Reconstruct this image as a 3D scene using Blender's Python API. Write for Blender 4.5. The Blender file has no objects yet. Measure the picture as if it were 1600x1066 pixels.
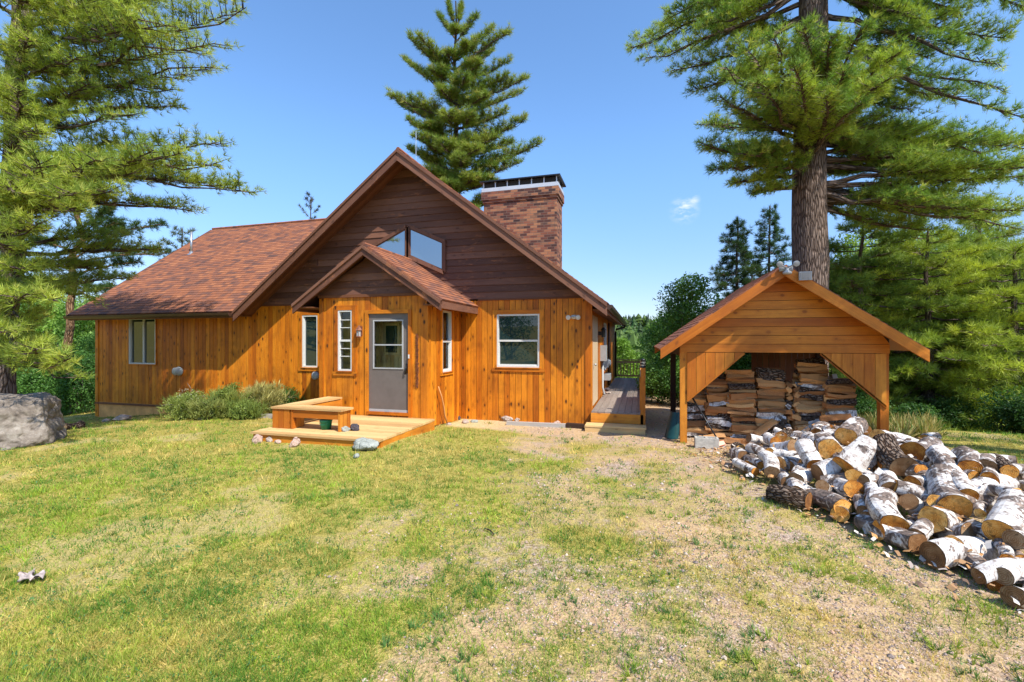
import bpy, bmesh, math, random
import numpy as np
from mathutils import Vector, Matrix
R = math.radians
sc = bpy.context.scene
C = sc.collection
rnd = random.Random(7)
# ---------------------------------------------------------------- camera, sky, sun, exposure
F, HY, TH = 711.0, 533.0, math.atan(202/711)
CT, ST = math.cos(TH), math.sin(TH)
CAMZ = 1.9
cam = bpy.data.cameras.new('camera'); camo = bpy.data.objects.new('camera', cam); C.objects.link(camo)
cam.sensor_width = 36; cam.lens = 36*F/1600; cam.clip_start = .05; cam.clip_end = 3000
camo.location = (0, 0, CAMZ); camo.rotation_euler = (R(90), 0, TH); sc.camera = camo
SUN = Vector((.87, -.6, 1.32)).normalized()
sl = bpy.data.lights.new('sun', 'SUN'); sl.energy = 3.6; sl.angle = R(.55); sl.color = (1, .94, .83)
so = bpy.data.objects.new('sun', sl); C.objects.link(so); so.rotation_euler = (-SUN).to_track_quat('-Z', 'Y').to_euler()
W = bpy.data.worlds.new('World'); sc.world = W; W.use_nodes = True
wn = W.node_tree; wn.nodes.clear()
def wnode(t, **k):
    n = wn.nodes.new(t)
    for a, b in k.items(): setattr(n, a, b)
    return n
sky = wnode('ShaderNodeTexSky', sky_type='NISHITA', sun_disc=False)
sky.sun_elevation = math.asin(SUN.z); sky.sun_rotation = math.atan2(SUN.x, SUN.y)
sky.air_density = .9; sky.dust_density = .5; sky.ozone_density = 3.0; sky.altitude = 200
bg = wnode('ShaderNodeBackground'); bg.inputs[1].default_value = .15
wo = wnode('ShaderNodeOutputWorld')
# a few wisps of cloud low in the sky, given by their direction
tc = wnode('ShaderNodeTexCoord')
nz = wnode('ShaderNodeTexNoise'); nz.inputs['Scale'].default_value = 26; nz.inputs['Detail'].default_value = 6; nz.inputs['Roughness'].default_value = .62
mp = wnode('ShaderNodeMapping'); mp.inputs['Scale'].default_value = (1, 1, 2.2); mp.inputs['Rotation'].default_value = (0, .5, .3)
wn.links.new(tc.outputs['Generated'], mp.inputs[0]); wn.links.new(mp.outputs[0], nz.inputs[0])
def ray(px, py):
    u = (px-800)/F; return Vector((-ST+u*CT, CT+u*ST, -(py-HY)/F))
masks = None
for px, py, rad, am in ((1069, 328, .034, 1.0), (1040, 474, .03, .55), (988, 504, .02, .5), (1082, 312, .018, .7)):
    d = ray(px, py).normalized()
    vm = wnode('ShaderNodeVectorMath', operation='DISTANCE'); wn.links.new(tc.outputs['Generated'], vm.inputs[0]); vm.inputs[1].default_value = d
    mr = wnode('ShaderNodeMapRange', interpolation_type='SMOOTHSTEP'); wn.links.new(vm.outputs['Value'], mr.inputs[0])
    mr.inputs[1].default_value = 0; mr.inputs[2].default_value = rad; mr.inputs[3].default_value = am; mr.inputs[4].default_value = 0
    if masks is None: masks = mr.outputs[0]
    else:
        mx = wnode('ShaderNodeMath', operation='MAXIMUM'); wn.links.new(masks, mx.inputs[0]); wn.links.new(mr.outputs[0], mx.inputs[1]); masks = mx.outputs[0]
nr = wnode('ShaderNodeMapRange'); wn.links.new(nz.outputs[0], nr.inputs[0]); nr.inputs[1].default_value = .42; nr.inputs[2].default_value = .66
mm = wnode('ShaderNodeMath', operation='MULTIPLY'); wn.links.new(nr.outputs[0], mm.inputs[0]); wn.links.new(masks, mm.inputs[1])
cm = wnode('ShaderNodeMix', data_type='RGBA'); tn = wnode('ShaderNodeMix', data_type='RGBA', blend_type='MULTIPLY'); tn.inputs[0].default_value = 1; wn.links.new(sky.outputs[0], tn.inputs[6]); sx_ = wnode('ShaderNodeSeparateXYZ'); wn.links.new(tc.outputs['Generated'], sx_.inputs[0]); hr = wnode('ShaderNodeMapRange', interpolation_type='SMOOTHSTEP'); wn.links.new(sx_.outputs[2], hr.inputs[0]); hr.inputs[1].default_value = -.02; hr.inputs[2].default_value = .42; hr.inputs[3].default_value = 0; hr.inputs[4].default_value = 1
hc = wnode('ShaderNodeMix', data_type='RGBA'); wn.links.new(hr.outputs[0], hc.inputs[0]); hc.inputs[6].default_value = (.55, .53, .60, 1); hc.inputs[7].default_value = (.76, .93, 1.02, 1); wn.links.new(hc.outputs[2], tn.inputs[7])
wn.links.new(mm.outputs[0], cm.inputs[0]); wn.links.new(tn.outputs[2], cm.inputs[6]); cm.inputs[7].default_value = (3.9, 4.0, 4.3, 1)
wn.links.new(cm.outputs[2], bg.inputs[0]); wn.links.new(bg.outputs[0], wo.inputs[0])
sc.view_settings.view_transform = 'Standard'; sc.view_settings.look = 'None'; sc.view_settings.exposure = 1.02; sc.view_settings.gamma = 1
sc.cycles.max_bounces = 8; sc.cycles.transparent_max_bounces = 12

# ---------------------------------------------------------------- helpers
def hy(px, py, y): d = ray(px, py); t = y/d.y; return d.x*t, CAMZ+d.z*t
def hx(px, py, x): d = ray(px, py); t = x/d.x; return d.y*t, CAMZ+d.z*t
def hz(px, py, z=0.): d = ray(px, py); t = (z-CAMZ)/d.z; return Vector((d.x*t, d.y*t, z))
def at(px, py, t): d = ray(px, py); return Vector((d.x*t, d.y*t, CAMZ+d.z*t))
def sstep(a, b, x): t = np.clip((x-a)/(b-a), 0, 1); return t*t*(3-2*t)
_ns = np.random.RandomState(3).rand(256, 256)
def vnoise(x, y, s):
    x = np.asarray(x)*s+37.3; y = np.asarray(y)*s+91.7
    xi = np.floor(x).astype(int); yi = np.floor(y).astype(int); fx = x-xi; fy = y-yi
    fx = fx*fx*(3-2*fx); fy = fy*fy*(3-2*fy)
    g = lambda a, b: _ns[a % 256, b % 256]
    return (g(xi, yi)*(1-fx)+g(xi+1, yi)*fx)*(1-fy)+(g(xi, yi+1)*(1-fx)+g(xi+1, yi+1)*fx)*fy
def fbm(x, y, s): return .5*vnoise(x, y, s)+.3*vnoise(x, y, s*2.1)+.2*vnoise(x, y, s*4.3)
def ground(x, y):
    x = np.asarray(x, dtype=float); y = np.asarray(y, dtype=float)
    z = .17*(1-sstep(5, 9.6, y))
    z = z+.12*np.exp(-((x+5.2)**2/6+(y-7.6)**2/2.5))*sstep(5, 7.5, y)
    z = z-.08*np.clip(-10-x, 0, 14)*sstep(2, 8, y)
    z = z+.2*np.exp(-((x-5.5)**2/5+(y-8.8)**2/5))
    z = z-.16*np.clip(y-11.5, 0, 12)*sstep(4, 6.5, x)
    bk = np.clip(y-21, 0, 1e9)
    z = z-5.5*(1-np.exp(-bk/28))
    r = np.sqrt(x*x+y*y)
    z = z+18*sstep(120, 330, r)+ 5*(vnoise(x, y, .012)-.5)*sstep(80, 200, r)
    z = z+.03*(vnoise(x, y, .8)-.5)+.015*(vnoise(x, y, 3)-.5)
    return z
def gz(x, y): return float(ground(x, y))
def hg(px, py):
    z = .1
    for _ in range(12):
        p = hz(px, py, z); z = gz(p.x, p.y)
    return Vector((p.x, p.y, z))

class MB:
    def __init__(s): s.v = []; s.f = []; s.w = []; s.m = []
    def face(s, vs, ws, mi=0):
        n = len(s.v); s.v += [tuple(v) for v in vs]; s.w += [tuple(w) for w in ws]; s.f.append(tuple(range(n, n+len(vs)))); s.m.append(mi)
    def board(s, p, a, l, t, mi=0, r=None, off=None):
        """box from corner p with edges a (across), l (along), t (thickness); carries its own wood coordinates"""
        p = Vector(p); a = Vector(a); l = Vector(l); t = Vector(t)
        if r is None: r = rnd.random()
        A, L, T = a.length, l.length, t.length
        o = rnd.random()*50 if off is None else off
        c = {}
        for i in (0, 1):
            for j in (0, 1):
                for k in (0, 1):
                    c[i, j, k] = (p+a*i+l*j+t*k, (A*i+T*k*.9, o+L*j, r))
        flip = a.cross(l).dot(t) < 0
        for q in (((0,0,0),(0,1,0),(1,1,0),(1,0,0)), ((0,0,1),(1,0,1),(1,1,1),(0,1,1)), ((0,0,0),(1,0,0),(1,0,1),(0,0,1)),
                  ((0,1,0),(0,1,1),(1,1,1),(1,1,0)), ((0,0,0),(0,0,1),(0,1,1),(0,1,0)), ((1,0,0),(1,1,0),(1,1,1),(1,0,1))):
            if flip: q = q[::-1]
            s.face([c[x][0] for x in q], [c[x][1] for x in q], mi)
    def box(s, lo, hi, mi=0, r=None):
        s.board(lo, (hi[0]-lo[0], 0, 0), (0, hi[1]-lo[1], 0), (0, 0, hi[2]-lo[2]), mi, r)
    def boxz(s, lo, hi, mi=0, r=None):
        s.board(lo, (hi[0]-lo[0], 0, 0), (0, 0, hi[2]-lo[2]), (0, hi[1]-lo[1], 0), mi, r)
    def beam(s, p, q, w, h, up=(0, 0, 1), mi=0, r=None):
        p = Vector(p); q = Vector(q); d = (q-p); up = Vector(up); sd = d.cross(up).normalized(); u2 = sd.cross(d).normalized()
        s.board(p-sd*w/2-u2*h/2, sd*w, d, u2*h, mi, r)
    def prism(s, pts, ext, mi=0, r=None, wax=0, way=2):
        """polygon pts (3-D) pushed along ext"""
        if r is None: r = rnd.random()
        pts = [Vector(p) for p in pts]; e = Vector(ext)
        wc = lambda p: (p[wax], p[way], r)
        n = (pts[1]-pts[0]).cross(pts[2]-pts[0])
        if n.dot(e) > 0: pts = pts[::-1]
        s.face(pts, [wc(p) for p in pts], mi); q = [p+e for p in pts][::-1]; s.face(q, [wc(p) for p in q], mi)
        for i in range(len(pts)):
            a, b = pts[i], pts[(i+1) % len(pts)]
            f = [b, a, a+e, b+e]; s.face(f, [(0, 0, r), ((a-b).length, 0, r), ((a-b).length, e.length, r), (0, e.length, r)], mi)
    def tube(s, pts, rad, n=8, mi=0, cap=True, r=None):
        if r is None: r = rnd.random()
        pts = [Vector(p) for p in pts]
        if not hasattr(rad, '__len__'): rad = [rad]*len(pts)
        rings = []; L = 0; up = Vector((.13, .21, .97)) 
        for i, p in enumerate(pts):
            d = (pts[min(i+1, len(pts)-1)]-pts[max(i-1, 0)]).normalized()
            if abs(d.dot(up)) > .95: up = Vector((.97, .1, .1))
            a = d.cross(up).normalized(); b = d.cross(a).normalized(); up = -b if False else up
            if i: L += (p-pts[i-1]).length
            rings.append([(p+(a*math.cos(2*math.pi*k/n)+b*math.sin(2*math.pi*k/n))*rad[i], (k/n*2*math.pi*max(rad[0], .01), L, r)) for k in range(n)])
        for i in range(len(rings)-1):
            for k in range(n):
                q = [rings[i][k], rings[i][(k+1) % n], rings[i+1][(k+1) % n], rings[i+1][k]]
                ww = [x[1] for x in q]
                if k == n-1: c = 2*math.pi*max(rad[0], .01); ww[1] = (c, ww[1][1], r); ww[2] = (c, ww[2][1], r)
                s.face([x[0] for x in q], ww, mi)
        if cap:
            for rg, rev in ((rings[0], True), (rings[-1], False)):
                q = rg[::-1] if rev else rg
                s.face([x[0] for x in q], [x[1] for x in q], mi)
    def build(s, name, mats, parent=None, smooth=False, loc=None, merge=False):
        me = bpy.data.meshes.new(name)
        loc = Vector(loc) if loc is not None else Vector((0, 0, 0))
        me.from_pydata([tuple(Vector(v)-loc) for v in s.v], [], s.f)
        if not isinstance(mats, (list, tuple)): mats = [mats]
        for m in mats: me.materials.append(m)
        me.polygons.foreach_set('material_index', s.m)
        at_ = me.attributes.new('wc', 'FLOAT_VECTOR', 'POINT'); at_.data.foreach_set('vector', np.array(s.w, dtype=np.float32).ravel())
        if smooth: me.polygons.foreach_set('use_smooth', [True]*len(s.f))
        if merge or smooth:
            bm = bmesh.new(); bm.from_mesh(me); bmesh.ops.remove_doubles(bm, verts=bm.verts, dist=1e-5); bm.to_mesh(me); bm.free()
        o = bpy.data.objects.new(name, me); C.objects.link(o); o.location = loc
        if parent: par(o, parent)
        return o
def par(o, p):
    o.parent = p
    l = p.location.copy(); q = p
    while q.parent: q = q.parent; l += q.location
    o.location = o.location-l
def tag(o, label=None, cat=None, group=None, kind=None):
    if label: o['label'] = label
    if cat: o['category'] = cat
    if group: o['group'] = group
    if kind: o['kind'] = kind
    return o
def empty(name, loc, label, cat, group=None):
    o = bpy.data.objects.new(name, None); C.objects.link(o); o.location = loc; o.empty_display_size = .2
    return tag(o, label, cat, group)
def rawmesh(name, verts, nper, mat, parent=None, col=None, smooth=False):
    """verts (N,3) consecutive polygons of nper corners"""
    me = bpy.data.meshes.new(name); n = len(verts); k = n//nper
    me.vertices.add(n); me.vertices.foreach_set('co', np.ascontiguousarray(verts, dtype=np.float32).ravel())
    me.loops.add(n); me.loops.foreach_set('vertex_index', np.arange(n, dtype=np.int32))
    me.polygons.add(k); me.polygons.foreach_set('loop_start', np.arange(0, n, nper, dtype=np.int32))
    me.update(calc_edges=True)
    if col is not None:
        a = me.attributes.new('col', 'FLOAT_COLOR', 'POINT'); c = np.ones((n, 4), dtype=np.float32); c[:, :3] = col; a.data.foreach_set('color', c.ravel())
    me.materials.append(mat); o = bpy.data.objects.new(name, me); C.objects.link(o)
    if parent: par(o, parent)
    return o

# ---------------------------------------------------------------- materials
class NT:
    def __init__(s, name):
        s.m = bpy.data.materials.new(name); s.m.use_nodes = True; s.t = s.m.node_tree; s.t.nodes.clear()
        s.out = s.n('ShaderNodeOutputMaterial')
    def n(s, t, **k):
        x = s.t.nodes.new(t)
        for a, b in k.items(): setattr(x, a, b)
        return x
    def l(s, a, b): s.t.links.new(a, b)
    def attr(s, n='wc'): return s.n('ShaderNodeAttribute', attribute_name=n)
    def math(s, op, a, b=None, c=None):
        x = s.n('ShaderNodeMath', operation=op)
        for i, v in enumerate((a, b, c)):
            if v is None: continue
            if isinstance(v, (int, float)): x.inputs[i].default_value = v
            else: s.l(v, x.inputs[i])
        return x.outputs[0]
    def comb(s, x, y, z):
        c = s.n('ShaderNodeCombineXYZ')
        for i, v in enumerate((x, y, z)):
            if isinstance(v, (int, float)): c.inputs[i].default_value = v
            else: s.l(v, c.inputs[i])
        return c.outputs[0]
    def sep(s, v): x = s.n('ShaderNodeSeparateXYZ'); s.l(v, x.inputs[0]); return x.outputs
    def noise(s, v, scale=1., det=4, rough=.55, dist=0.):
        x = s.n('ShaderNodeTexNoise'); s.l(v, x.inputs['Vector']); x.inputs['Scale'].default_value = scale; x.inputs['Detail'].default_value = det
        x.inputs['Roughness'].default_value = rough; x.inputs['Distortion'].default_value = dist; return x.outputs[0]
    def white(s, v, dim='3D'):
        x = s.n('ShaderNodeTexWhiteNoise', noise_dimensions=dim)
        s.l(v, x.inputs['W' if dim == '1D' else 'Vector']); return x.outputs[0]
    def ramp(s, v, stops, interp='LINEAR'):
        x = s.n('ShaderNodeValToRGB'); s.l(v, x.inputs[0]); r = x.color_ramp; r.interpolation = interp
        while len(r.elements) < len(stops): r.elements.new(.5)
        for e, (p, c) in zip(r.elements, stops): e.position = p; e.color = (*c, 1) if len(c) == 3 else c
        return x.outputs[0]
    def rng(s, v, a, b, c=0., d=1.):
        x = s.n('ShaderNodeMapRange'); s.l(v, x.inputs[0]); 
        for i, k in enumerate((a, b, c, d)): x.inputs[i+1].default_value = k
        return x.outputs[0]
    def mix(s, f, a, b, bt='MIX'):
        x = s.n('ShaderNodeMix', data_type='RGBA', blend_type=bt)
        for i, v in ((0, f), (6, a), (7, b)):
            if isinstance(v, (int, float)): x.inputs[i].default_value = v
            elif isinstance(v, tuple): x.inputs[i].default_value = (*v, 1)
            else: s.l(v, x.inputs[i])
        return x.outputs[2]
    def bsdf(s, col, rough=.6, bump=None, bstr=.3, bdist=.01, spec=.3, metal=0.):
        p = s.n('ShaderNodeBsdfPrincipled')
        if isinstance(col, tuple): p.inputs['Base Color'].default_value = (*col, 1)
        else: s.l(col, p.inputs['Base Color'])
        if isinstance(rough, (int, float)): p.inputs['Roughness'].default_value = rough
        else: s.l(rough, p.inputs['Roughness'])
        p.inputs['Specular IOR Level'].default_value = spec; p.inputs['Metallic'].default_value = metal
        if bump is not None:
            b = s.n('ShaderNodeBump'); b.inputs['Strength'].default_value = bstr; b.inputs['Distance'].default_value = bdist
            s.l(bump, b.inputs['Height']); s.l(b.outputs[0], p.inputs['Normal'])
        s.l(p.outputs[0], s.out.inputs[0]); return p
M = {}
def wood(name, c0, c1, c2, knots=.9, stain=None, objvar=False, knotcol=(.05, .018, .006), rough=.5, bw=.14, grain=1., wear=None, var=.55, spec=.3):
    t = NT(name); a = t.attr(); x, y, z = t.sep(a.outputs['Vector'])
    wn_ = t.white(z, '1D')
    zz = t.math('MULTIPLY', z, 37.)
    g = t.noise(t.comb(t.math('MULTIPLY', x, 34.), t.math('MULTIPLY', y, 1.6), zz), 1., 5, .62, 1.2)
    big = t.noise(t.comb(t.math('MULTIPLY', x, 3.), t.math('MULTIPLY', y, .9), zz), 1., 3, .5)
    f = t.math('ADD', t.math('MULTIPLY', g, .55*grain), t.math('ADD', t.math('MULTIPLY', wn_, var), t.math('MULTIPLY', big, .35)))
    col = t.ramp(f, [(.25, c0), (.62, c1), (1.0, c2)])
    vo = t.n('ShaderNodeTexVoronoi'); t.l(t.comb(t.math('DIVIDE', x, bw*.75), t.math('DIVIDE', y, .21), zz), vo.inputs['Vector']); vo.inputs['Scale'].default_value = 1; vo.inputs['Randomness'].default_value = 1
    vc = t.sep(vo.outputs['Color']); pick = t.rng(vc[0], .36, .4); sz_ = t.math('MULTIPLY_ADD', vc[1], .19, .09)
    kd = t.n('ShaderNodeMapRange'); t.l(vo.outputs['Distance'], kd.inputs[0]); t.l(t.math('MULTIPLY', sz_, .6), kd.inputs[1]); t.l(sz_, kd.inputs[2]); kd.inputs[3].default_value = 1; kd.inputs[4].default_value = 0
    k = t.math('MULTIPLY', kd.outputs[0], pick)
    ring = t.math('MULTIPLY', t.rng(vo.outputs['Distance'], .10, .45, .5, 0), pick)
    col = t.mix(t.math('MULTIPLY', ring, knots), col, c0)
    col = t.mix(t.math('MULTIPLY', k, knots), col, knotcol)
    if stain:
        oc = t.n('ShaderNodeTexCoord').outputs['Object']; s1 = t.noise(oc, .9, 5, .65, .8); s2 = t.noise(t.comb(t.math('MULTIPLY', x, 7.), t.math('MULTIPLY', y, .7), zz), 1., 5, .7)
        col = t.mix(t.math('MULTIPLY', t.rng(t.math('ADD', t.math('MULTIPLY', s1, .5), t.math('MULTIPLY', s2, .5)), .46, .62), .62), col, stain)
    if objvar:
        oi = t.n('ShaderNodeObjectInfo').outputs['Random']; col = t.mix(.75, col, t.ramp(oi, [(0, (.25, .17, .13)), (.3, (.45, .34, .27)), (.5, (.95, .62, .4)), (.8, (1.15, .95, .75)), (1, (.5, .3, .18))]), 'MULTIPLY')
    if wear:
        w = t.noise(t.comb(t.math('MULTIPLY', x, 9.), t.math('MULTIPLY', y, 3.), zz), 1., 6, .7)
        wl = t.noise(t.n('ShaderNodeTexCoord').outputs['Object'], .8, 3, .6)
        ww = t.math('MULTIPLY', t.rng(w, .56, .62), t.rng(wl, .45, .62))
        col = t.mix(ww, col, wear)
    t.bsdf(col, rough, g, .35, .004, spec); M[name] = t.m
wood('cedar', (.14, .030, .002), (.47, .122, .005), (.71, .25, .014), 1., var=.62, stain=(.20, .055, .006))
wood('cedar_shed', (.27, .06, .005), (.48, .14, .010), (.64, .25, .028), .6, stain=(.26, .075, .010), knotcol=(.16, .045, .01), bw=.2)
wood('cedar_grey', (.24, .15, .08), (.36, .25, .15), (.46, .35, .23), .4)
wood('deckwood', (.33, .17, .06), (.52, .32, .13), (.66, .45, .2), .35, knotcol=(.2, .09, .03), rough=.7)
wood('greydeck', (.13, .10, .085), (.22, .18, .155), (.34, .29, .25), .3, rough=.8)
wood('brown', (.052, .022, .014), (.115, .048, .030), (.20, .092, .058), .4, knotcol=(.02, .01, .008), rough=.62, wear=(.28, .11, .05))
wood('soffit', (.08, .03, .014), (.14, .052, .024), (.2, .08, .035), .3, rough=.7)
wood('split', (.15, .06, .02), (.38, .19, .075), (.64, .41, .19), .15, rough=.8, var=.8, objvar=True)
wood('greyboard', (.2, .18, .16), (.33, .30, .27), (.45, .42, .38), .3, rough=.8)
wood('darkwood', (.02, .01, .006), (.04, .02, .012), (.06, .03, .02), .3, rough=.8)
wood('beige_door', (.50, .36, .22), (.56, .42, .27), (.6, .46, .3), 0., rough=.5)
wood('inside', (.55, .25, .07), (.75, .42, .14), (.85, .56, .24), .4, rough=.5)
def plain(name, c, rough=.5, nv=.15, scale=20., spec=.4, metal=0., bstr=.15):
    t = NT(name); co = t.n('ShaderNodeTexCoord').outputs['Object']; n = t.noise(co, scale, 4, .6)
    d = tuple(v*(1-nv) for v in c); e = tuple(min(1, v*(1+nv)) for v in c)
    t.bsdf(t.ramp(n, [(.3, d), (.7, e)]), rough, n, bstr, .002, spec, metal); M[name] = t.m
plain('white', (.60, .60, .58), .4, .05)
plain('bronze', (.06, .03, .02), .35, .2, 8)
plain('doorgrey', (.135, .115, .105), .45, .1, 5)
plain('trimgrey', (.36, .37, .38), .35, .08, 12)
plain('black', (.015, .015, .016), .35, .2)
plain('steel', (.45, .46, .47), .35, .1, 10, metal=.8)
plain('aluflash', (.55, .57, .60), .4, .08, 6, metal=.3)
plain('greymetal', (.33, .35, .36), .45, .1, 10)
plain('teal', (.01, .20, .13), .4, .15, 8)
plain('tarp', (.006, .045, .045), .4, .3, 4)
plain('concrete', (.42, .40, .36), .9, .2, 30, bstr=.5)
plain('orange', (.75, .10, .02), .4, .1)
plain('foundation', (.85, .38, .12), .85, .3, 3, bstr=.4)
plain('copper', (.22, .085, .05), .5, .5, 14)
plain('paper', (.40, .33, .31), .9, .45, 25)
plain('darkint', (.02, .018, .016), .9, .2)
plain('blind', (.10, .19, .20), .6, .15, 2)
plain('rust', (.22, .07, .025), .9, .6, 30, bstr=.6)
def glass():
    t = NT('glass'); fr = t.n('ShaderNodeFresnel'); fr.inputs[0].default_value = 1.4
    tr = t.n('ShaderNodeBsdfTransparent'); tr.inputs[0].default_value = (.86, .9, .9, 1); gl = t.n('ShaderNodeBsdfGlossy'); gl.inputs['Roughness'].default_value = .015; gl.inputs['Color'].default_value = (.9, .93, .95, 1)
    ms = t.n('ShaderNodeMixShader'); t.l(fr.outputs[0], ms.inputs[0]); t.l(tr.outputs[0], ms.inputs[1]); t.l(gl.outputs[0], ms.inputs[2]); t.l(ms.outputs[0], t.out.inputs[0]); M['glass'] = t.m
    t = NT('darkglass'); p = t.bsdf((.012, .028, .032), .02, spec=1.0); p.inputs['IOR'].default_value = 1.5; M['darkglass'] = t.m
    t = NT('skyglass'); n = t.noise(t.n('ShaderNodeTexCoord').outputs['Object'], 1.2, 2, .5)
    p = t.bsdf((.03, .045, .055), .03, n, .05, .02, spec=1.0); p.inputs['IOR'].default_value = 2.6; M['skyglass'] = t.m
glass()
def shingle():
    t = NT('shingle'); a = t.attr(); x, y, z = t.sep(a.outputs['Vector'])
    row = t.math('FLOOR', t.math('DIVIDE', t.math('ADD', y, .001), .135))
    ro = t.math('MULTIPLY', t.white(row, '1D'), 3.)
    cx = t.math('FLOOR', t.math('DIVIDE', t.math('ADD', x, ro), .19))
    w = t.white(t.comb(cx, row, 1.)); cx2 = t.math('FLOOR', t.math('DIVIDE', t.math('ADD', x, ro), .48)); w2 = t.white(t.comb(cx2, row, 5.))
    fr = t.math('FRACT', t.math('DIVIDE', t.math('ADD', x, ro), .19))
    f = t.math('ADD', t.math('MULTIPLY', w, .65), t.math('MULTIPLY', w2, .35))
    col = t.ramp(f, [(.05, (.075, .045, .045)), (.3, (.17, .075, .055)), (.6, (.28, .10, .05)), (.95, (.38, .15, .07))])
    gr = t.noise(t.comb(x, y, z), 90., 3, .7)
    col = t.mix(.25, col, t.ramp(gr, [(.3, (.1, .05, .04)), (.7, (.38, .18, .11))]), 'MIX')
    fy = t.math('FRACT', t.math('DIVIDE', t.math('ADD', y, .001), .135))
    sh = t.math('MULTIPLY', t.rng(fr, .0, .06, 0, 1), t.rng(fy, .86, .98, 1, .15))
    t.bsdf(col, .9, t.math('ADD', t.math('MULTIPLY', sh, 1.), t.math('MULTIPLY', gr, .3)), .7, .008, .15); M['shingle'] = t.m
shingle()
def brick():
    t = NT('brick'); a = t.attr(); x, y, z = t.sep(a.outputs['Vector'])
    b = t.n('ShaderNodeTexBrick'); t.l(t.comb(x, y, 0.), b.inputs['Vector']); b.inputs['Scale'].default_value = 1; b.inputs['Brick Width'].default_value = .20; b.inputs['Row Height'].default_value = .07
    b.inputs['Mortar Size'].default_value = .0055; b.inputs['Color1'].default_value = (0, 0, 0, 1); b.inputs['Color2'].default_value = (1, 1, 1, 1); b.inputs['Mortar'].default_value = (.5, .5, .5, 1); b.inputs['Bias'].default_value = 0
    n = t.noise(t.comb(x, y, z), 7., 4, .6)
    f = t.math('ADD', t.math('MULTIPLY', b.outputs['Color'], .8), t.math('MULTIPLY', n, .25))
    col = t.ramp(f, [(.1, (.05, .032, .032)), (.35, (.13, .052, .04)), (.55, (.24, .095, .06)), (.78, (.36, .17, .09)), (.95, (.09, .055, .05))])
    col = t.mix(b.outputs['Fac'], col, (.17, .13, .105))
    t.bsdf(col, .9, t.math('ADD', t.math('MULTIPLY', b.outputs['Fac'], -1.), t.math('MULTIPLY', n, .4)), .6, .008, .15); M['brick'] = t.m
brick()
def bark(name, a_, b_, sc_=(7, 1.6), dark=.4):
    t = NT(name); a = t.attr(); x, y, z = t.sep(a.outputs['Vector'])
    v = t.comb(t.math('MULTIPLY', x, sc_[0]), t.math('MULTIPLY', y, sc_[1]), t.math('MULTIPLY', z, 9))
    vo = t.n('ShaderNodeTexVoronoi', feature='DISTANCE_TO_EDGE'); t.l(v, vo.inputs['Vector']); vo.inputs['Scale'].default_value = 1.6
    n = t.noise(v, 2.5, 6, .65, .5); h = t.math('ADD', t.rng(vo.outputs['Distance'], 0, .25), t.math('MULTIPLY', n, .7))
    t.bsdf(t.ramp(h, [(.25, tuple(q*dark for q in a_)), (.7, a_), (1.2, b_)]), .95, h, .9, .04, .1); M[name] = t.m
bark('pinebark', (.12, .085, .07), (.22, .165, .14), (8, 1.8))
bark('paintedbark', (.19, .10, .055), (.30, .19, .11), (7, 2.2))
bark('greybark', (.16, .13, .11), (.28, .24, .2))
bark('logbark', (.09, .055, .038), (.24, .18, .14), (22, 9), .35)
def birch():
    t = NT('birchbark'); a = t.attr(); x, y, z = t.sep(a.outputs['Vector'])
    oi = t.n('ShaderNodeObjectInfo').outputs['Random']; zz = t.math('MULTIPLY', oi, 57.)
    len_ = t.noise(t.comb(t.math('MULTIPLY', x, 14.), t.math('MULTIPLY', y, 75.), zz), 1., 4, .6, .3)
    pat = t.noise(t.comb(t.math('MULTIPLY', x, 6.), t.math('MULTIPLY', y, 7.), zz), 1., 6, .72, .6)
    thr = t.math('MULTIPLY_ADD', oi, -.17, .578)
    white = t.ramp(t.noise(t.comb(t.math('MULTIPLY', x, 5.), t.math('MULTIPLY', y, 12.), zz), 1., 4, .5), [(.3, (.50, .45, .41)), (.55, (.72, .69, .66)), (.8, (.80, .78, .76))])
    col = t.mix(t.rng(len_, .60, .66), white, (.14, .10, .08))
    dk = t.n('ShaderNodeMapRange'); t.l(pat, dk.inputs[0]); t.l(thr, dk.inputs[1]); t.l(t.math('ADD', thr, .05), dk.inputs[2])
    brk = t.ramp(t.noise(t.comb(t.math('MULTIPLY', x, 30.), t.math('MULTIPLY', y, 30.), zz), 1., 4, .6), [(.35, (.06, .045, .04)), (.6, (.22, .165, .135)), (.75, (.42, .25, .15))])
    spk = t.noise(t.comb(t.math('MULTIPLY', x, 26.), t.math('MULTIPLY', y, 42.), zz), 1., 5, .7)
    col = t.mix(t.math('MULTIPLY', t.rng(spk, .51, .61), .7), col, (.30, .21, .17))
    col = t.mix(dk.outputs[0], col, brk)
    t.bsdf(col, .75, t.math('ADD', pat, t.math('MULTIPLY', len_, .3)), .5, .012, .2); M['birchbark'] = t.m
birch()
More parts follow.
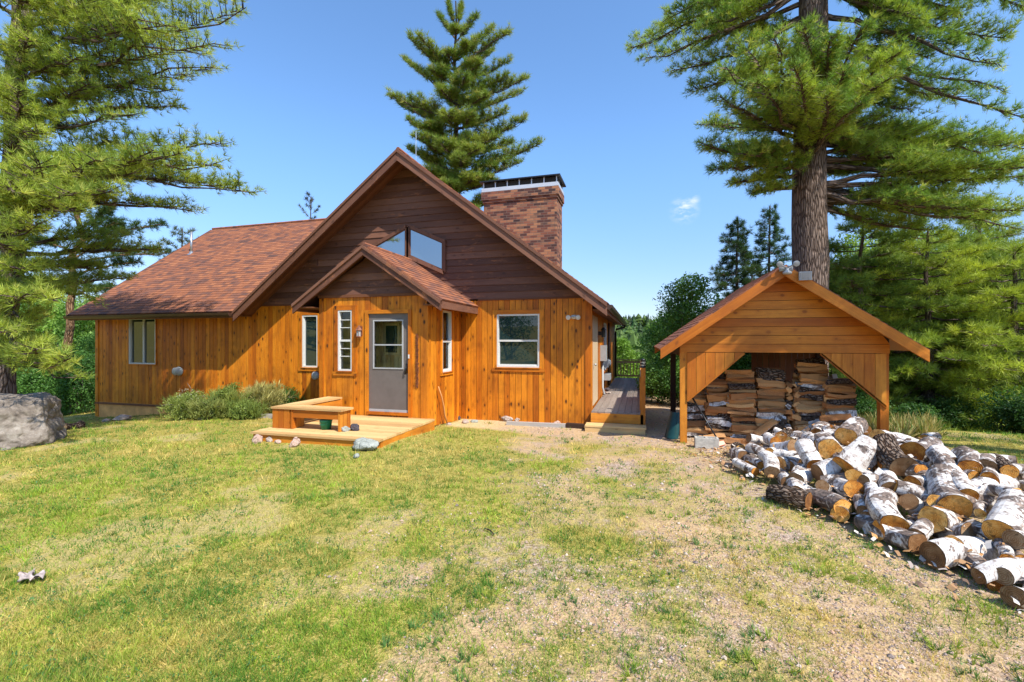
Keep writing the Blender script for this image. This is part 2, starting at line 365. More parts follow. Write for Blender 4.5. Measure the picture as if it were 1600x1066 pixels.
def cutend():
    t = NT('cutend'); a = t.attr(); x, y, z = t.sep(a.outputs['Vector'])
    oi = t.n('ShaderNodeObjectInfo').outputs['Random']; zz = t.math('MULTIPLY', oi, 57.)
    v = t.comb(x, y, zz); r = t.math('SQRT', t.math('ADD', t.math('MULTIPLY', x, x), t.math('MULTIPLY', y, y)))
    n = t.noise(v, 9., 4, .6); rr = t.math('ADD', r, t.math('MULTIPLY', n, .03))
    ring = t.math('SINE', t.math('MULTIPLY', rr, 520.))
    f = t.math('ADD', t.math('MULTIPLY', ring, .10), t.math('ADD', t.math('MULTIPLY', n, .9), t.math('MULTIPLY', oi, .25)))
    fresh = t.ramp(f, [(.32, (.24, .06, .010)), (.50, (.58, .21, .03)), (.68, (.74, .38, .09)), (.95, (.76, .52, .22))])
    old = t.ramp(f, [(.3, (.10, .05, .025)), (.55, (.24, .12, .05)), (.85, (.38, .26, .15))])
    col = t.mix(t.rng(t.white(oi, '1D'), .45, .6), fresh, old)
    n4 = t.noise(v, 24., 5, .7); ang = t.math('ARCTAN2', y, x); ck = t.math('SUBTRACT', t.math('ABSOLUTE', t.math('SINE', t.math('ADD', t.math('MULTIPLY', ang, 2.5), t.math('MULTIPLY', n, 7.)))), t.math('MULTIPLY', n4, .07))
    col = t.mix(t.rng(ck, .0, .05, .75, 0), col, (.06, .03, .015)); col = t.mix(t.rng(n4, .5, .62, 0, .55), col, (.16, .07, .025))
    t.bsdf(col, .85, t.math('ADD', n, t.math('MULTIPLY', ring, .15)), .5, .006, .15); M['cutend'] = t.m
cutend()
def rock(name, a_, b_, c_, sc_=2.):
    t = NT(name); co = t.n('ShaderNodeTexCoord').outputs['Object']
    n = t.noise(co, sc_*2, 8, .7, .4); n2 = t.noise(co, sc_*9, 5, .7)
    vo = t.n('ShaderNodeTexVoronoi', feature='DISTANCE_TO_EDGE'); t.l(co, vo.inputs['Vector']); vo.inputs['Scale'].default_value = sc_*1.1
    col = t.ramp(t.math('ADD', t.math('MULTIPLY', n, .7), t.math('MULTIPLY', n2, .3)), [(.3, a_), (.5, b_), (.68, c_)])
    t.bsdf(col, .9, t.math('ADD', n, t.math('ADD', t.math('MULTIPLY', n2, .3), t.rng(vo.outputs['Distance'], 0, .06, -.35, 0))), .8, .05, .2); M[name] = t.m
rock('boulder', (.055, .045, .038), (.22, .185, .155), (.40, .36, .31), 1.6)
rock('stone', (.24, .19, .16), (.42, .34, .29), (.55, .47, .4), 5)
rock('stonegrey', (.16, .18, .16), (.33, .35, .31), (.48, .49, .44), 5)
rock('stonepink', (.36, .22, .17), (.52, .36, .29), (.6, .46, .38), 5)
rock('stonedark', (.035, .03, .04), (.07, .06, .07), (.13, .11, .12), 6)
def foliage(name, trans=.35, rough=.5, tint=(1., 1., 1.)):
    t = NT(name); a = t.attr('col'); c = t.mix(1., a.outputs['Color'], tint, 'MULTIPLY')
    d = t.n('ShaderNodeBsdfPrincipled'); t.l(c, d.inputs['Base Color']); d.inputs['Roughness'].default_value = rough; d.inputs['Specular IOR Level'].default_value = .25
    tr = t.n('ShaderNodeBsdfTranslucent'); t.l(t.mix(1., c, (1.15, 1.2, .6), 'MULTIPLY'), tr.inputs[0])
    ms = t.n('ShaderNodeMixShader'); ms.inputs[0].default_value = trans; t.l(d.outputs[0], ms.inputs[1]); t.l(tr.outputs[0], ms.inputs[2]); t.l(ms.outputs[0], t.out.inputs[0]); M[name] = t.m
foliage('needles', .33); foliage('leaves', .4); foliage('grass', .3, .6)
def vcol(name, rough=.9):
    t = NT(name); t.bsdf(t.attr('col').outputs['Color'], rough, spec=.2); M[name] = t.m
vcol('pebble')
def groundmat():
    t = NT('ground'); co = t.n('ShaderNodeTexCoord').outputs['Object']; g = t.attr('gd').outputs['Fac']
    n1 = t.noise(co, 1.3, 6, .65); n2 = t.noise(co, 14., 6, .7); n3 = t.noise(co, 70., 4, .7)
    vo = t.n('ShaderNodeTexVoronoi'); t.l(co, vo.inputs['Vector']); vo.inputs['Scale'].default_value = 55
    grav = t.ramp(t.math('ADD', t.math('MULTIPLY', t.sep(vo.outputs['Color'])[0], .6), t.math('MULTIPLY', n3, .4)), [(.2, (.16, .105, .075)), (.45, (.36, .26, .20)), (.7, (.50, .38, .30)), (.9, (.60, .49, .41))])
    soil = t.ramp(t.math('ADD', t.math('MULTIPLY', n2, .5), t.math('MULTIPLY', n3, .5)), [(.35, (.26, .16, .08)), (.5, (.46, .31, .17)), (.65, (.60, .44, .26))])
    turf = t.ramp(t.math('ADD', t.math('MULTIPLY', n2, .4), t.math('MULTIPLY', n3, .6)), [(.36, (.06, .075, .015)), (.48, (.25, .22, .04)), (.62, (.56, .42, .14))])
    straw = t.ramp(t.math('ADD', t.math('MULTIPLY', n2, .5), t.math('MULTIPLY', n3, .5)), [(.35, (.30, .22, .10)), (.5, (.52, .40, .21)), (.65, (.66, .54, .31))])
    a = t.mix(t.rng(t.math('ADD', n1, t.math('MULTIPLY', n2, .5)), .60, .78), grav, soil)
    a = t.mix(t.attr('gv').outputs['Fac'], straw, a)
    col = t.mix(t.rng(t.math('ADD', g, t.math('MULTIPLY', t.math('SUBTRACT', n2, .5), .9)), .25, .6), a, turf)
    pos = t.sep(t.n('ShaderNodeNewGeometry').outputs['Position'])
    far = t.rng(pos[1], 26., 45.); col = t.mix(far, col, t.ramp(n1, [(.3, (.03, .06, .015)), (.7, (.07, .11, .03))]))
    t.bsdf(col, .95, t.math('ADD', t.math('MULTIPLY', n3, .5), t.math('ADD', n2, t.math('MULTIPLY', vo.outputs['Distance'], -.5))), .7, .02, .1); M['ground'] = t.m
groundmat()
# ---------------------------------------------------------------- the ground, one sheet to the horizon
def axis(lo, hi, a, b, st, gr):
    v = list(np.arange(a, b+1e-6, st)); s = st; x = a
    L = []
    while x > lo: s *= gr; x -= s; L.append(x)
    s = st; x = b; Rr = []
    while x < hi: s *= gr; x += s; Rr.append(x)
    return np.array(L[::-1]+v+Rr)
gx = axis(-900, 900, -13, 7, .1, 1.09); gy = axis(-200, 1400, 0, 12, .1, 1.09)
def lawn(x, y):
    n = fbm(x, y, .55)-.5; n2 = fbm(np.asarray(x)+9, np.asarray(y)+5, 1.7)-.5
    d = sstep(.2, -2.6, np.asarray(x)+1.7*n*2+.9*n2*2+.12*(np.asarray(y)-4))
    d = np.maximum(d*.95, .34+.9*n2)
    d = np.maximum(d, sstep(4.3, 5.2, x)*sstep(5.5, 7.5, y)*.9)
    d = d*(1-.5*sstep(.52, .70, fbm(np.asarray(x)-20, np.asarray(y)+13, .9)))
    strip = sstep(8.6, 9.5, y)*sstep(-4.4, -4.0, x)*(1-sstep(4.2, 4.8, x)); d = d*(1-.9*strip)
    shed = sstep(8.2, 8.9, y)*sstep(.0, .5, x)*(1-sstep(4.0, 4.5, x)); d = d*(1-.97*shed)
    return np.clip(d, 0, 1)
XX, YY = np.meshgrid(gx, gy); ZZ = ground(XX, YY)
nx_, ny_ = len(gx), len(gy)
me = bpy.data.meshes.new('ground'); idx = np.arange(nx_*ny_).reshape(ny_, nx_)
q = np.stack([idx[:-1, :-1], idx[:-1, 1:], idx[1:, 1:], idx[1:, :-1]], -1).reshape(-1, 4)
me.vertices.add(nx_*ny_); me.vertices.foreach_set('co', np.stack([XX, YY, ZZ], -1).astype(np.float32).ravel())
me.loops.add(q.size); me.loops.foreach_set('vertex_index', q.astype(np.int32).ravel()); me.polygons.add(len(q)); me.polygons.foreach_set('loop_start', np.arange(0, q.size, 4, dtype=np.int32))
me.polygons.foreach_set('use_smooth', [True]*len(q)); me.update(calc_edges=True)
a_ = me.attributes.new('gd', 'FLOAT', 'POINT'); a_.data.foreach_set('value', lawn(XX, YY).astype(np.float32).ravel())
a_ = me.attributes.new('gv', 'FLOAT', 'POINT'); a_.data.foreach_set('value', sstep(-3.2, -1.2, XX+1.5*(fbm(XX, YY, .7)-.5)+.1*(YY-4)).astype(np.float32).ravel())
me.materials.append(M['ground']); go = bpy.data.objects.new('ground', me); C.objects.link(go); tag(go, kind='structure')

# ---------------------------------------------------------------- the cabin
cabin = empty('log_cabin', (-6, 10.35, 0), 'orange cedar cabin with dark brown gable, reddish shingle roof and a front porch entry', 'house')
P_, S_ = .77, math.atan(.77)
WY = 10.35; RY = 9.75; RX = -.71; LX = -10.5; GX = -5.62; EZ = 2.66; AZ = EZ+.77*(RX-GX)
def vboards(mb, o, ax, n, L, zb, zt, ops=(), w=.14, mi=0, off=0., th=.02, gap=.009, jit=.003):
    """vertical boards on a wall: o origin (at z=0), ax unit across, n outward normal; zb/zt functions of a; ops openings (a0,a1,z0,z1)"""
    o = Vector(o); ax = Vector(ax); n = Vector(n)
    k = 0; a = 0.
    while a < L-1e-4:
        b = min(a+w, L); br = sorted({a, b} | {v for op in ops for v in op[:2] if a < v < b}); r = rnd.random(); so_ = rnd.random()*50; j = rnd.uniform(-jit, jit)
        for i in range(len(br)-1):
            p0, p1 = br[i], br[i+1]-(gap if i == len(br)-2 else 0)
            if p1-p0 < .004: continue
            m = (p0+p1)/2; z0, z1 = zb(m), zt(m); iv = [(z0, z1)]
            for op in ops:
                if op[0] <= m <= op[1]:
                    nv = []
                    for s, e in iv:
                        if op[2] > s: nv.append((s, min(e, op[2])))
                        if op[3] < e: nv.append((max(s, op[3]), e))
                    iv = [(s, e) for s, e in nv if e-s > .003]
            for s, e in iv:
                mb.board(o+ax*p0+Vector((0, 0, s))+n*(off+j), ax*(p1-p0), (0, 0, e-s), n*th, mi, r, so_)
        a += w; k += 1
def wall(name, o, ax, n, L, zb, zt, ops, parent, mat='cedar', back='darkint', w=.14):
    mb = MB(); vboards(mb, o, ax, n, L, zb, zt, ops, w)
    ops2 = [(a-.0, b+.0, c, d) for a, b, c, d in ops]
    vboards(mb, o, ax, n, L, zb, (lambda a: zt(a)-.2) if name == 'side_wall' else zt, ops2, 50. if name != 'side_wall' else .4, 1, -.024, .02, 0, 0)
    return mb.build(name, [M[mat], M[back]], parent)
def cornerboard(mb, x, y, z0, z1, w=.10, sx=-1):
    mb.boxz((x, y-.045, z0), (x+w*sx, y-.022, z1)) if sx > 0 else mb.boxz((x-w, y-.045, z0), (x, y-.022, z1))
# openings measured from the corner of each wall
def opY(px0, px1, py0, py1, y, x0): 
    xa, _ = hy(px0, (py0+py1)/2, y); xb, _ = hy(px1, (py0+py1)/2, y); m = (px0+px1)/2
    _, zt = hy(m, py0, y); _, zb = hy(m, py1, y); return (xa-x0, xb-x0, zb, zt)
PX0, PX1, PY = -6.81, -4.244, 8.53
o_w1 = opY(777, 843.5, 491, 574, WY, PX1)      # right front window
o_w2 = opY(473.5, 506, 492.5, 574, WY, -16.7)     # left of the porch
o_w3 = opY(203, 245, 497.5, 569, WY, -16.7)      # far left window
o_door = opY(577, 639.5, 490, 643.5, PY, PX0)
o_pw = opY(529.5, 551.5, 485, 579.5, PY, PX0)
ya, _ = hx(689, 530, PX1); yb, _ = hx(703.5, 530, PX1); _, za = hx(696, 581, PX1); _, zb_ = hx(696, 486, PX1)
o_sw = (ya-PY, yb-PY, za, zb_)
SB = lambda a: -.03
ST_ = 2.87
wall('wall', (PX1, WY, 0), (1, 0, 0), (0, -1, 0), -1.11-PX1, lambda a: -.0, lambda a: ST_, [o_w1], cabin)
wall('wall', (-16.7, WY, 0), (1, 0, 0), (0, -1, 0), 16.7+PX0, SB, lambda a: ST_ if a > 6.1 else 2.66, [o_w2, o_w3], cabin)
def flr(a): return .13
wall('porch_wall', (PX0, PY, 0), (1, 0, 0), (0, -1, 0), PX1-PX0, flr, lambda a: 2.84, [o_door, o_pw], cabin)
wall('porch_wall', (PX1, PY, 0), (0, 1, 0), (1, 0, 0), WY-PY-.03, lambda a: .13-.08*a, lambda a: 2.66, [o_sw], cabin)
wall('porch_wall', (PX0, PY, 0), (0, 1, 0), (-1, 0, 0), WY-PY-.03, lambda a: .1, lambda a: 2.66, [], cabin)
sd_ops = [(.25, 1.5, .40, 2.5), (3.3, 4.6, 1.0, 2.45)]
wall('side_wall', (-1.11, WY, 0), (0, 1, 0), (1, 0, 0), 9.65, lambda a: .2, lambda a: 2.93, sd_ops, cabin)
wall('side_wall', (-16.7, WY, 0), (0, 1, 0), (-1, 0, 0), 9, lambda a: 0, lambda a: 2.66+.77*(4.5+.6-abs(a-4.5))-.1, [], cabin)
mb = MB(); vboards(mb, (-16.7, 19.4, 0), (1, 0, 0), (0, 1, 0), 15.6, lambda a: -.3, lambda a: 2.6); mb.build('rear_wall', M['cedar'], cabin)
# corner boards and horizontal trims
for bx in ([((-1.21, WY-.045, 0), (-1.085, WY-.022, ST_)), ((-1.085, WY-.045, .02), (-1.062, WY+.08, ST_))], [((PX1-.12, PY-.045, .12), (PX1+.022, PY-.022, 2.83)), ((PX1+.022, PY-.045, .12), (PX1+.045, PY+.09, 2.62))],
    [((PX0-.02, PY-.045, .12), (PX0+.09, PY-.022, 2.83))], [((-16.72, WY-.045, -.5), (-16.6, WY-.022, 2.62))]):
    mb = MB()
    for lo, hi in bx: mb.boxz(lo, hi)
    mb.build('corner_trim', M['cedar'], cabin)
for lo, hi in (((PX0-.04, PY-.055, 2.84), (PX1+.05, PY-.0, 2.90)), ((-3.78, WY-.05, 2.87), (-1.08, WY, 2.91)), ((-10.2, WY-.05, 2.87), (-7.2, WY, 2.91))):
    mb = MB(); mb.board(lo, (0, 0, hi[2]-lo[2]), (hi[0]-lo[0], 0, 0), (0, hi[1]-lo[1], 0)); mb.build('belt_trim', M['soffit'], cabin)
mb = MB(); mb.box((-16.66, WY-.02, -1.6), (-7, WY+.15, -.03)); mb.box((-7, WY-.0, -1.), (-1.15, WY+.15, -.0)); mb.box((-16.66, WY+.15, -1.6), (-16.5, 19.3, 0)); mb.box((-1.3, WY+.15, -1), (-1.14, 19.3, .2)); mb.box((PX0+.02, PY+.02, -.3), (PX1-.02, WY, .12))
mb.build('foundation', M['foundation'], cabin)
mb = MB(); mb.boxz((-16.72, WY-.06, -.09), (-8.6, WY-.021, -.035)); mb.build('skirt_board', M['soffit'], cabin)
# lap-sided gables
def lapgable(name, y, xl, xr, zb, apx, apz, slope, hole=None, row=.165):
    mb = MB(); z = zb
    while z < apz-.03:
        z1 = min(z+row, apz); f = lambda q: (apz-q)/slope
        a0, a1 = max(xl, apx-f(z)), min(xr, apx+f(z)); b0, b1 = max(xl, apx-f(z1)), min(xr, apx+f(z1)); r = rnd.random(); o = rnd.random()*30
        pts = [Vector((a0, y-.03, z)), Vector((a1, y-.03, z)), Vector((b1, y-.008, z1)), Vector((b0, y-.008, z1))]
        mb.face(pts, [(z-z, a0+o, r), (0, a1+o, r), (row, b1+o, r), (row, b0+o, r)])
        q = [Vector((a0, y+.02, z)), Vector((a1, y+.02, z)), pts[1], pts[0]]; mb.face(q, [(0, a0, r), (0, a1, r), (.05, a1, r), (.05, a0, r)])
        z = z1
    mb.face([(xl, y+.02, zb), (xr, y+.02, zb), (apx, y+.02, apz)], [(0, 0, .5)]*3)
    return mb.build(name, M['brown'], cabin)
lapgable('gable_siding', WY, -10.35, -1.08, ST_+.04, GX, AZ-.02, .77)
lapgable('porch_gable_siding', PY, -7.0, -4.1, 2.90, -5.55, 3.76, .68, row=.15)
# roofs: a slab with stepped shingle courses
def slope_roof(mb, e0, e1, upx, L, th=.05, clip=None, ex=.135):
    """e0,e1 eave ends; upx horizontal unit vector up the slope * 1, slope P; L horizontal run; clip(s)->(a0,a1) along-eave range"""
    e0 = Vector(e0); e1 = Vector(e1); al = (e1-e0); W_ = al.length; al.normalize(); p, run = upx
    up = Vector((p.x, p.y, run)); sl_ = up.length; u = up.normalized(); n = al.cross(u).normalized()
    if n.z < 0: n = -n
    T = L*sl_; s = 0; k = 0
    while s < T-.001:
        s1 = min(s+ex, T); c0 = clip(s/sl_) if clip else (0, W_); c1 = clip(s1/sl_) if clip else (0, W_)
        lo = n*(th+.012); hi_ = n*(th+.003)
        P0, P1 = e0+al*c0[0]+u*s, e0+al*c0[1]+u*s; P2, P3 = e0+al*c1[1]+u*s1, e0+al*c1[0]+u*s1
        Q = [P0+lo, P1+lo, P2+hi_, P3+hi_]; wq = [(c0[0], s, 0), (c0[1], s, 0), (c1[1], s1-.001, 0), (c1[0], s1-.001, 0)]
        if (Q[1]-Q[0]).cross(Q[2]-Q[0]).dot(n) < 0: Q = Q[::-1]; wq = wq[::-1]
        mb.face(Q, wq); mb.face([P0+lo, P0+n*.0, P1+n*.0, P1+lo] if k == 0 else [P0+lo, P0+n*(th+.002), P1+n*(th+.002), P1+lo], [(c0[0], s, 0), (c0[0], s, 0), (c0[1], s, 0), (c0[1], s, 0)])
        for A, B in ((P0, P3), (P1, P2)):
            mb.face([A, B, B+hi_, A+lo], [(0, s, 0), (0, s1, 0), (.02, s1, 0), (.02, s, 0)])
        if k % 1 == 0: mb.face([P0, P1, P2, P3], [(0, 0, 0)]*4, 1)
        s = s1; k += 1
X1 = Vector((1, 0, 0)); Y1 = Vector((0, 1, 0))
BY = 20.4
mb = MB()
slope_roof(mb, (RX, RY, EZ), (RX, BY, EZ), (-X1, .77), RX-GX)
slope_roof(mb, (LX-.04, RY, EZ), (LX-.04, BY, EZ), (X1, .77), GX-LX+.04)
mb.tube([(GX, RY, AZ+.07), (GX, BY, AZ+.07)], .05, 6)
main_roof = mb.build('main_roof', [M['shingle'], M['soffit']], cabin)
mb = MB()
WL = -16.95; RIDY = RY+GX-LX
slope_roof(mb, (WL, RY, EZ-.0), (LX, RY, EZ-.0), (Y1, .77), RIDY-RY, clip=lambda s: (0, min(LX-WL+s, GX-WL)))
slope_roof(mb, (WL, 2*RIDY-RY, EZ), (GX, 2*RIDY-RY, EZ), (-Y1, .77), RIDY-RY)
mb.tube([(WL, RIDY, AZ+.06), (GX, RIDY, AZ+.06)], .05, 6)
wing_roof = mb.build('wing_roof', [M['shingle'], M['soffit']], cabin)
PR = 8.25
mb = MB()
slope_roof(mb, (-3.80, PR, 2.68), (-3.80, WY+.05, 2.68), (-X1, .68), 1.745)
slope_roof(mb, (-7.29, PR, 2.68), (-7.29, WY+.05, 2.68), (X1, .68), 1.745)
mb.tube([(-5.545, PR, 3.925), (-5.545, WY, 3.925)], .035, 6)
porch_roof = mb.build('porch_roof', [M['shingle'], M['soffit']], cabin)
# rake fascias
def rake(name, y, ex, ez, axx, az, h=.19, th=.04, mat='brown', par_=cabin, trim=True):
    sgn = 1 if axx > ex else -1; mb = MB()
    d = Vector((axx-ex, 0, az-ez)).normalized(); n = Vector((-d.z, 0, d.x))*(1 if sgn > 0 else -1)
    for hh, tt, o in ((h, th, 0.), (.055, th+.03, 0)) if trim else ((h, th, 0.),):
        k = o
        A = Vector((ex, y-tt, ez)); B = Vector((axx, y-tt, az))
        # plumb cuts at both ends
        v = hh/abs(d.x) if abs(d.x) else hh
        pts = [A, B, B-Vector((0, 0, v)), A-Vector((0, 0, v))]
        r = rnd.random(); L = (B-A).length
        w = [(0, 0, r), (0, L, r), (hh, L, r), (hh, 0, r)]
        F_ = [p for p in pts]; Bk = [p+Vector((0, tt, 0)) for p in pts]
        if (F_[1]-F_[0]).cross(F_[2]-F_[0]).y > 0: F_ = F_[::-1]; Bk = Bk[::-1]; w = w[::-1]
        mb.face(F_, w); mb.face(Bk[::-1], w[::-1])
        for i in range(4):
            j = (i+1) % 4; mb.face([F_[j], F_[i], Bk[i], Bk[j]], [(w[j][0], w[j][1], r), (w[i][0], w[i][1], r), (w[i][0]+.04, w[i][1], r), (w[j][0]+.04, w[j][1], r)])
    return mb.build(name, M[mat], par_)
rake('rake_board', RY, RX+.02, EZ+.03, GX, AZ+.045, .21); rake('rake_board', RY, LX-.06, EZ+.03, GX, AZ+.045, .21)
rake('porch_rake_board', PR, -3.79, 2.70, -5.545, 3.885, .17); rake('porch_rake_board', PR, -7.30, 2.70, -5.545, 3.885, .17)
mb = MB(); 
mb.beam((WL-.02, RY, EZ-.06), (WL-.02, RIDY, AZ-.06), .04, .2); mb.beam((WL-.02, 2*RIDY-RY, EZ-.06), (WL-.02, RIDY, AZ-.06), .04, .2); mb.build('rake_board', M['brown'], cabin)
# soffits under the overhangs
mb = MB()
def soff(x0, z0, x1, z1, y0, y1, n=6):
    for i in range(n):
        ya_, yb_ = y0+(y1-y0)*i/n, y0+(y1-y0)*(i+1)/n-.004; r = rnd.random()
        mb.board((x0, ya_, z0), (0, yb_-ya_, 0), (x1-x0, 0, z1-z0), (0, 0, -.012), 0, r)
soff(RX+.02, EZ-.02, GX, AZ-.02, RY, WY, 5); soff(LX-.04, EZ-.02, GX, AZ-.02, RY, WY, 5)
soff(-3.80, 2.67, -5.545, 3.855, PR, PY, 3); soff(-7.29, 2.67, -5.545, 3.855, PR, PY, 3)
mb.box((WL+.02, RY+.01, EZ-.07), (LX-.05, WY, EZ-.05)); mb.box((-1.1, WY, 2.60), (RX+.02, BY, 2.62)); mb.box((-4.2, PR+.02, 2.62), (-3.82, WY-.02, 2.64)); mb.box((-7.27, PR+.02, 2.62), (-6.84, WY-.02, 2.64))
mb.build('soffit', M['soffit'], cabin)
for p_, a_, l_, t_ in (((-3.83, PR, 2.55), (0, 0, .14), (0, WY-.01-PR, 0), (.04, 0, 0)), ((RX-.03, RY-.01, 2.5), (0, 0, .165), (0, BY-RY, 0), (.04, 0, 0)), ((-7.31, PR, 2.55), (0, 0, .14), (0, WY-.01-PR, 0), (.04, 0, 0)), ((WL, RY-.02, 2.53), (0, 0, .13), (LX-.1-WL, 0, 0), (0, .04, 0))):
    mb = MB(); mb.board(p_, a_, l_, t_); mb.build('eave_board', M['brown'], cabin)
# gutters and downspouts
def gutter(name, a, b, out):
    a = Vector(a); b = Vector(b); out = Vector(out); mb = MB()
    prof = [(0, .0), (0, -.09), (.06, -.1), (.1, -.06), (.115, .0), (.105, .0), (.09, -.055), (.055, -.085), (.012, -.08), (.012, 0)]
    pts = [a+out*u+Vector((0, 0, v)) for u, v in prof]; 
    for i in range(len(pts)):
        j = (i+1) % len(pts); mb.face([pts[i], pts[j], pts[j]+b-a, pts[i]+b-a], [(0, 0, .5)]*4)
    mb.face([a+out*u+Vector((0, 0, v)) for u, v in prof[:5]], [(0, 0, .5)]*5); mb.face([b+out*u+Vector((0, 0, v)) for u, v in prof[:5][::-1]], [(0, 0, .5)]*5)
    L = (b-a).length; d = (b-a).normalized(); k = .4
    while k < L: mb.board(a+d*k-out*.01+Vector((0, 0, .0)), d*.03, out*.125, (0, 0, .012)); k += .8
    return mb.build(name, M['bronze'], cabin)
gutter('gutter', (RX+.012, RY-.03, EZ-.0), (RX+.012, BY, EZ-.0), (1, 0, 0)); gutter('gutter', (WL-.03, RY-.022, EZ), (LX-.12, RY-.022, EZ), (0, -1, 0))
mb = MB(); mb.tube([(RX+.06, 19.6, 2.56), (RX+.02, 19.6, 2.46), (-.98, 19.2, 2.38), (-1.02, 19.2, 2.25), (-1.02, 19.2, .42)], .045, 8); mb.build('downspout', M['bronze'], cabin, True)
mb = MB(); mb.tube([(-1.05, 15.6, 2.5), (-1.05, 15.6, .42)], .035, 8); mb.build('downspout', M['bronze'], cabin, True)
# windows
def window(o, ax, n, op, style, trim=.10, cas=True, blind=None, par_=cabin, gl='darkglass', trimmat='cedar', fw=.045):
    o = Vector(o); ax = Vector(ax); n = Vector(n); a0, a1, z0, z1 = op; Z = Vector((0, 0, 1))
    mb = MB()
    def bar(u0, u1, v0, v1, d0, d1, m=mb): 
        vert = (v1-v0) > (u1-u0)
        if vert: m.board(o+ax*u0+Z*v0+n*d0, ax*(u1-u0), Z*(v1-v0), n*(d1-d0))
        else: m.board(o+ax*u0+Z*v0+n*d0, Z*(v1-v0), ax*(u1-u0), n*(d1-d0))
    f = fw
    bar(a0, a0+f, z0, z1, -.06, .035); bar(a1-f, a1, z0, z1, -.06, .035); bar(a0+f, a1-f, z0, z0+f, -.06, .035); bar(a0+f, a1-f, z1-f, z1, -.06, .035)
    W0 = mb.build('window', M['white'], par_)
    b0, b1, c0, c1 = a0+f, a1-f, z0+f, z1-f; mid = (c0+c1)/2; sb = MB(); pn = []
    if style == 'slider':
        m = b0+(b1-b0)*.52; bar(m-.02, m+.02, c0, c1, -.04, .015, sb); bar(b0, b0+.018, c0, c1, -.03, .012, sb); pn = [(b0, m-.02), (m+.02, b1)]; panes = [(u, v, c0, c1) for u, v in pn]
    elif style == 'hung':
        bar(b0, b1, mid-.022, mid+.022, -.04, .02, sb); bar(b0, b0+.02, c0, mid, -.03, .01, sb); bar(b1-.02, b1, c0, mid, -.03, .01, sb); bar(b0, b1, c0, c0+.03, -.03, .012, sb); panes = [(b0, b1, c0, mid-.022), (b0, b1, mid+.022, c1)]
    elif style == 'casement': bar(b0, b0+.02, c0, c1, -.03, .01, sb); bar(b1-.02, b1, c0, c1, -.03, .01, sb); panes = [(b0, b1, c0, c1)]
    elif style == 'grid':
        bar(b0, b1, mid-.022, mid+.022, -.04, .02, sb)
        sb.build('sash', M['white'], W0)
        for v in (c0+(mid-c0)*.45, c0+(mid-c0)*.72, mid+(c1-mid)*.45, mid+(c1-mid)*.72): sb = MB(); bar(b0, b1, v-.008, v+.008, -.03, .0, sb); sb.build('muntin', M['white'], W0)
        panes = [(b0, b1, c0, mid-.022), (b0, b1, mid+.022, c1)]
    if style != 'grid': sb.build('sash', M['white'], W0)
    for p in panes:
        g = MB(); bar(p[0], p[1], p[2], p[3], -.035, -.029, g); g.build('pane', M[gl], W0)
    if blind:
        g = MB()
        for u0, u1, v0, v1, m_ in blind(b0, b1, c0, c1): pass
    if trim:
        t = MB()
        bar(a0-trim, a0, z0-.02, z1+trim, .02, .045, t); bar(a1, a1+trim, z0-.02, z1+trim, .02, .045, t); bar(a0, a1, z1, z1+trim, .02, .044, t)
        t.build('casing', M[trimmat], W0)
        t = MB(); bar(a0-trim-.02, a1+trim+.02, z0-trim, z0-.02, .02, .05, t); bar(a0-.02, a1+.02, z0-.02, z0, .0, .07, t); t.build('sill', M['cedar'], W0)
    return W0
window((PX1, WY, 0), X1, -Y1, o_w1, 'hung', fw=.04)
window((-16.7, WY, 0), X1, -Y1, (o_w2[0], o_w2[0]+.5, o_w2[2], o_w2[3]), 'casement', fw=.04)
window((-16.7, WY, 0), X1, -Y1, o_w3, 'slider', trim=.03, fw=.04)
window((PX0, PY, 0), X1, -Y1, o_pw, 'grid', gl='glass', fw=.035)
window((PX1, PY, 0), Y1, X1, o_sw, 'hung', gl='glass', trim=.07, fw=.035)
window((-1.11, WY, 0), Y1, X1, sd_ops[1], 'hung', trim=.08)
# dark rooms behind the clear parts are closed boxes; the porch room is panelled
IY = PY+.45
mb = MB(); vboards(mb, (PX0+.06, IY, 0), X1, -Y1, PX1-PX0-.12, lambda a: .42, lambda a: 2.6, [], .1); 
mb.box((PX0+.05, PY+.03, .36), (PX1-.05, WY-.1, .41))
mb.build('entry_room', M['inside'], cabin)
iw = opY(603.5, 622, 509, 551, IY-.02, PX0)
mb = MB(); x0 = PX0+iw[0]; x1 = PX0+iw[1]
for a, b, c, d in ((x0-.06, x0, iw[2]-.06, iw[3]+.06), (x1, x1+.06, iw[2]-.06, iw[3]+.06)): mb.boxz((a, IY-.055, c), (b, IY-.021, d))
mb.board((x0, IY-.055, iw[2]-.06), (0, 0, .06), (x1-x0, 0, 0), (0, .034, 0)); mb.board((x0, IY-.055, iw[3]), (0, 0, .06), (x1-x0, 0, 0), (0, .034, 0))
fr = mb.build('inner_window', M['deckwood'], cabin); mb = MB(); mb.boxz((x0, IY-.035, iw[2]), (x1, IY-.022, iw[3])); mb.build('pane', M['darkglass'], fr)
mb = MB(); mb.box((PX0+.9, IY-.26, .42), (PX1-.4, IY-.025, 1.12)); mb.build('entry_bench', M['deckwood'], cabin)
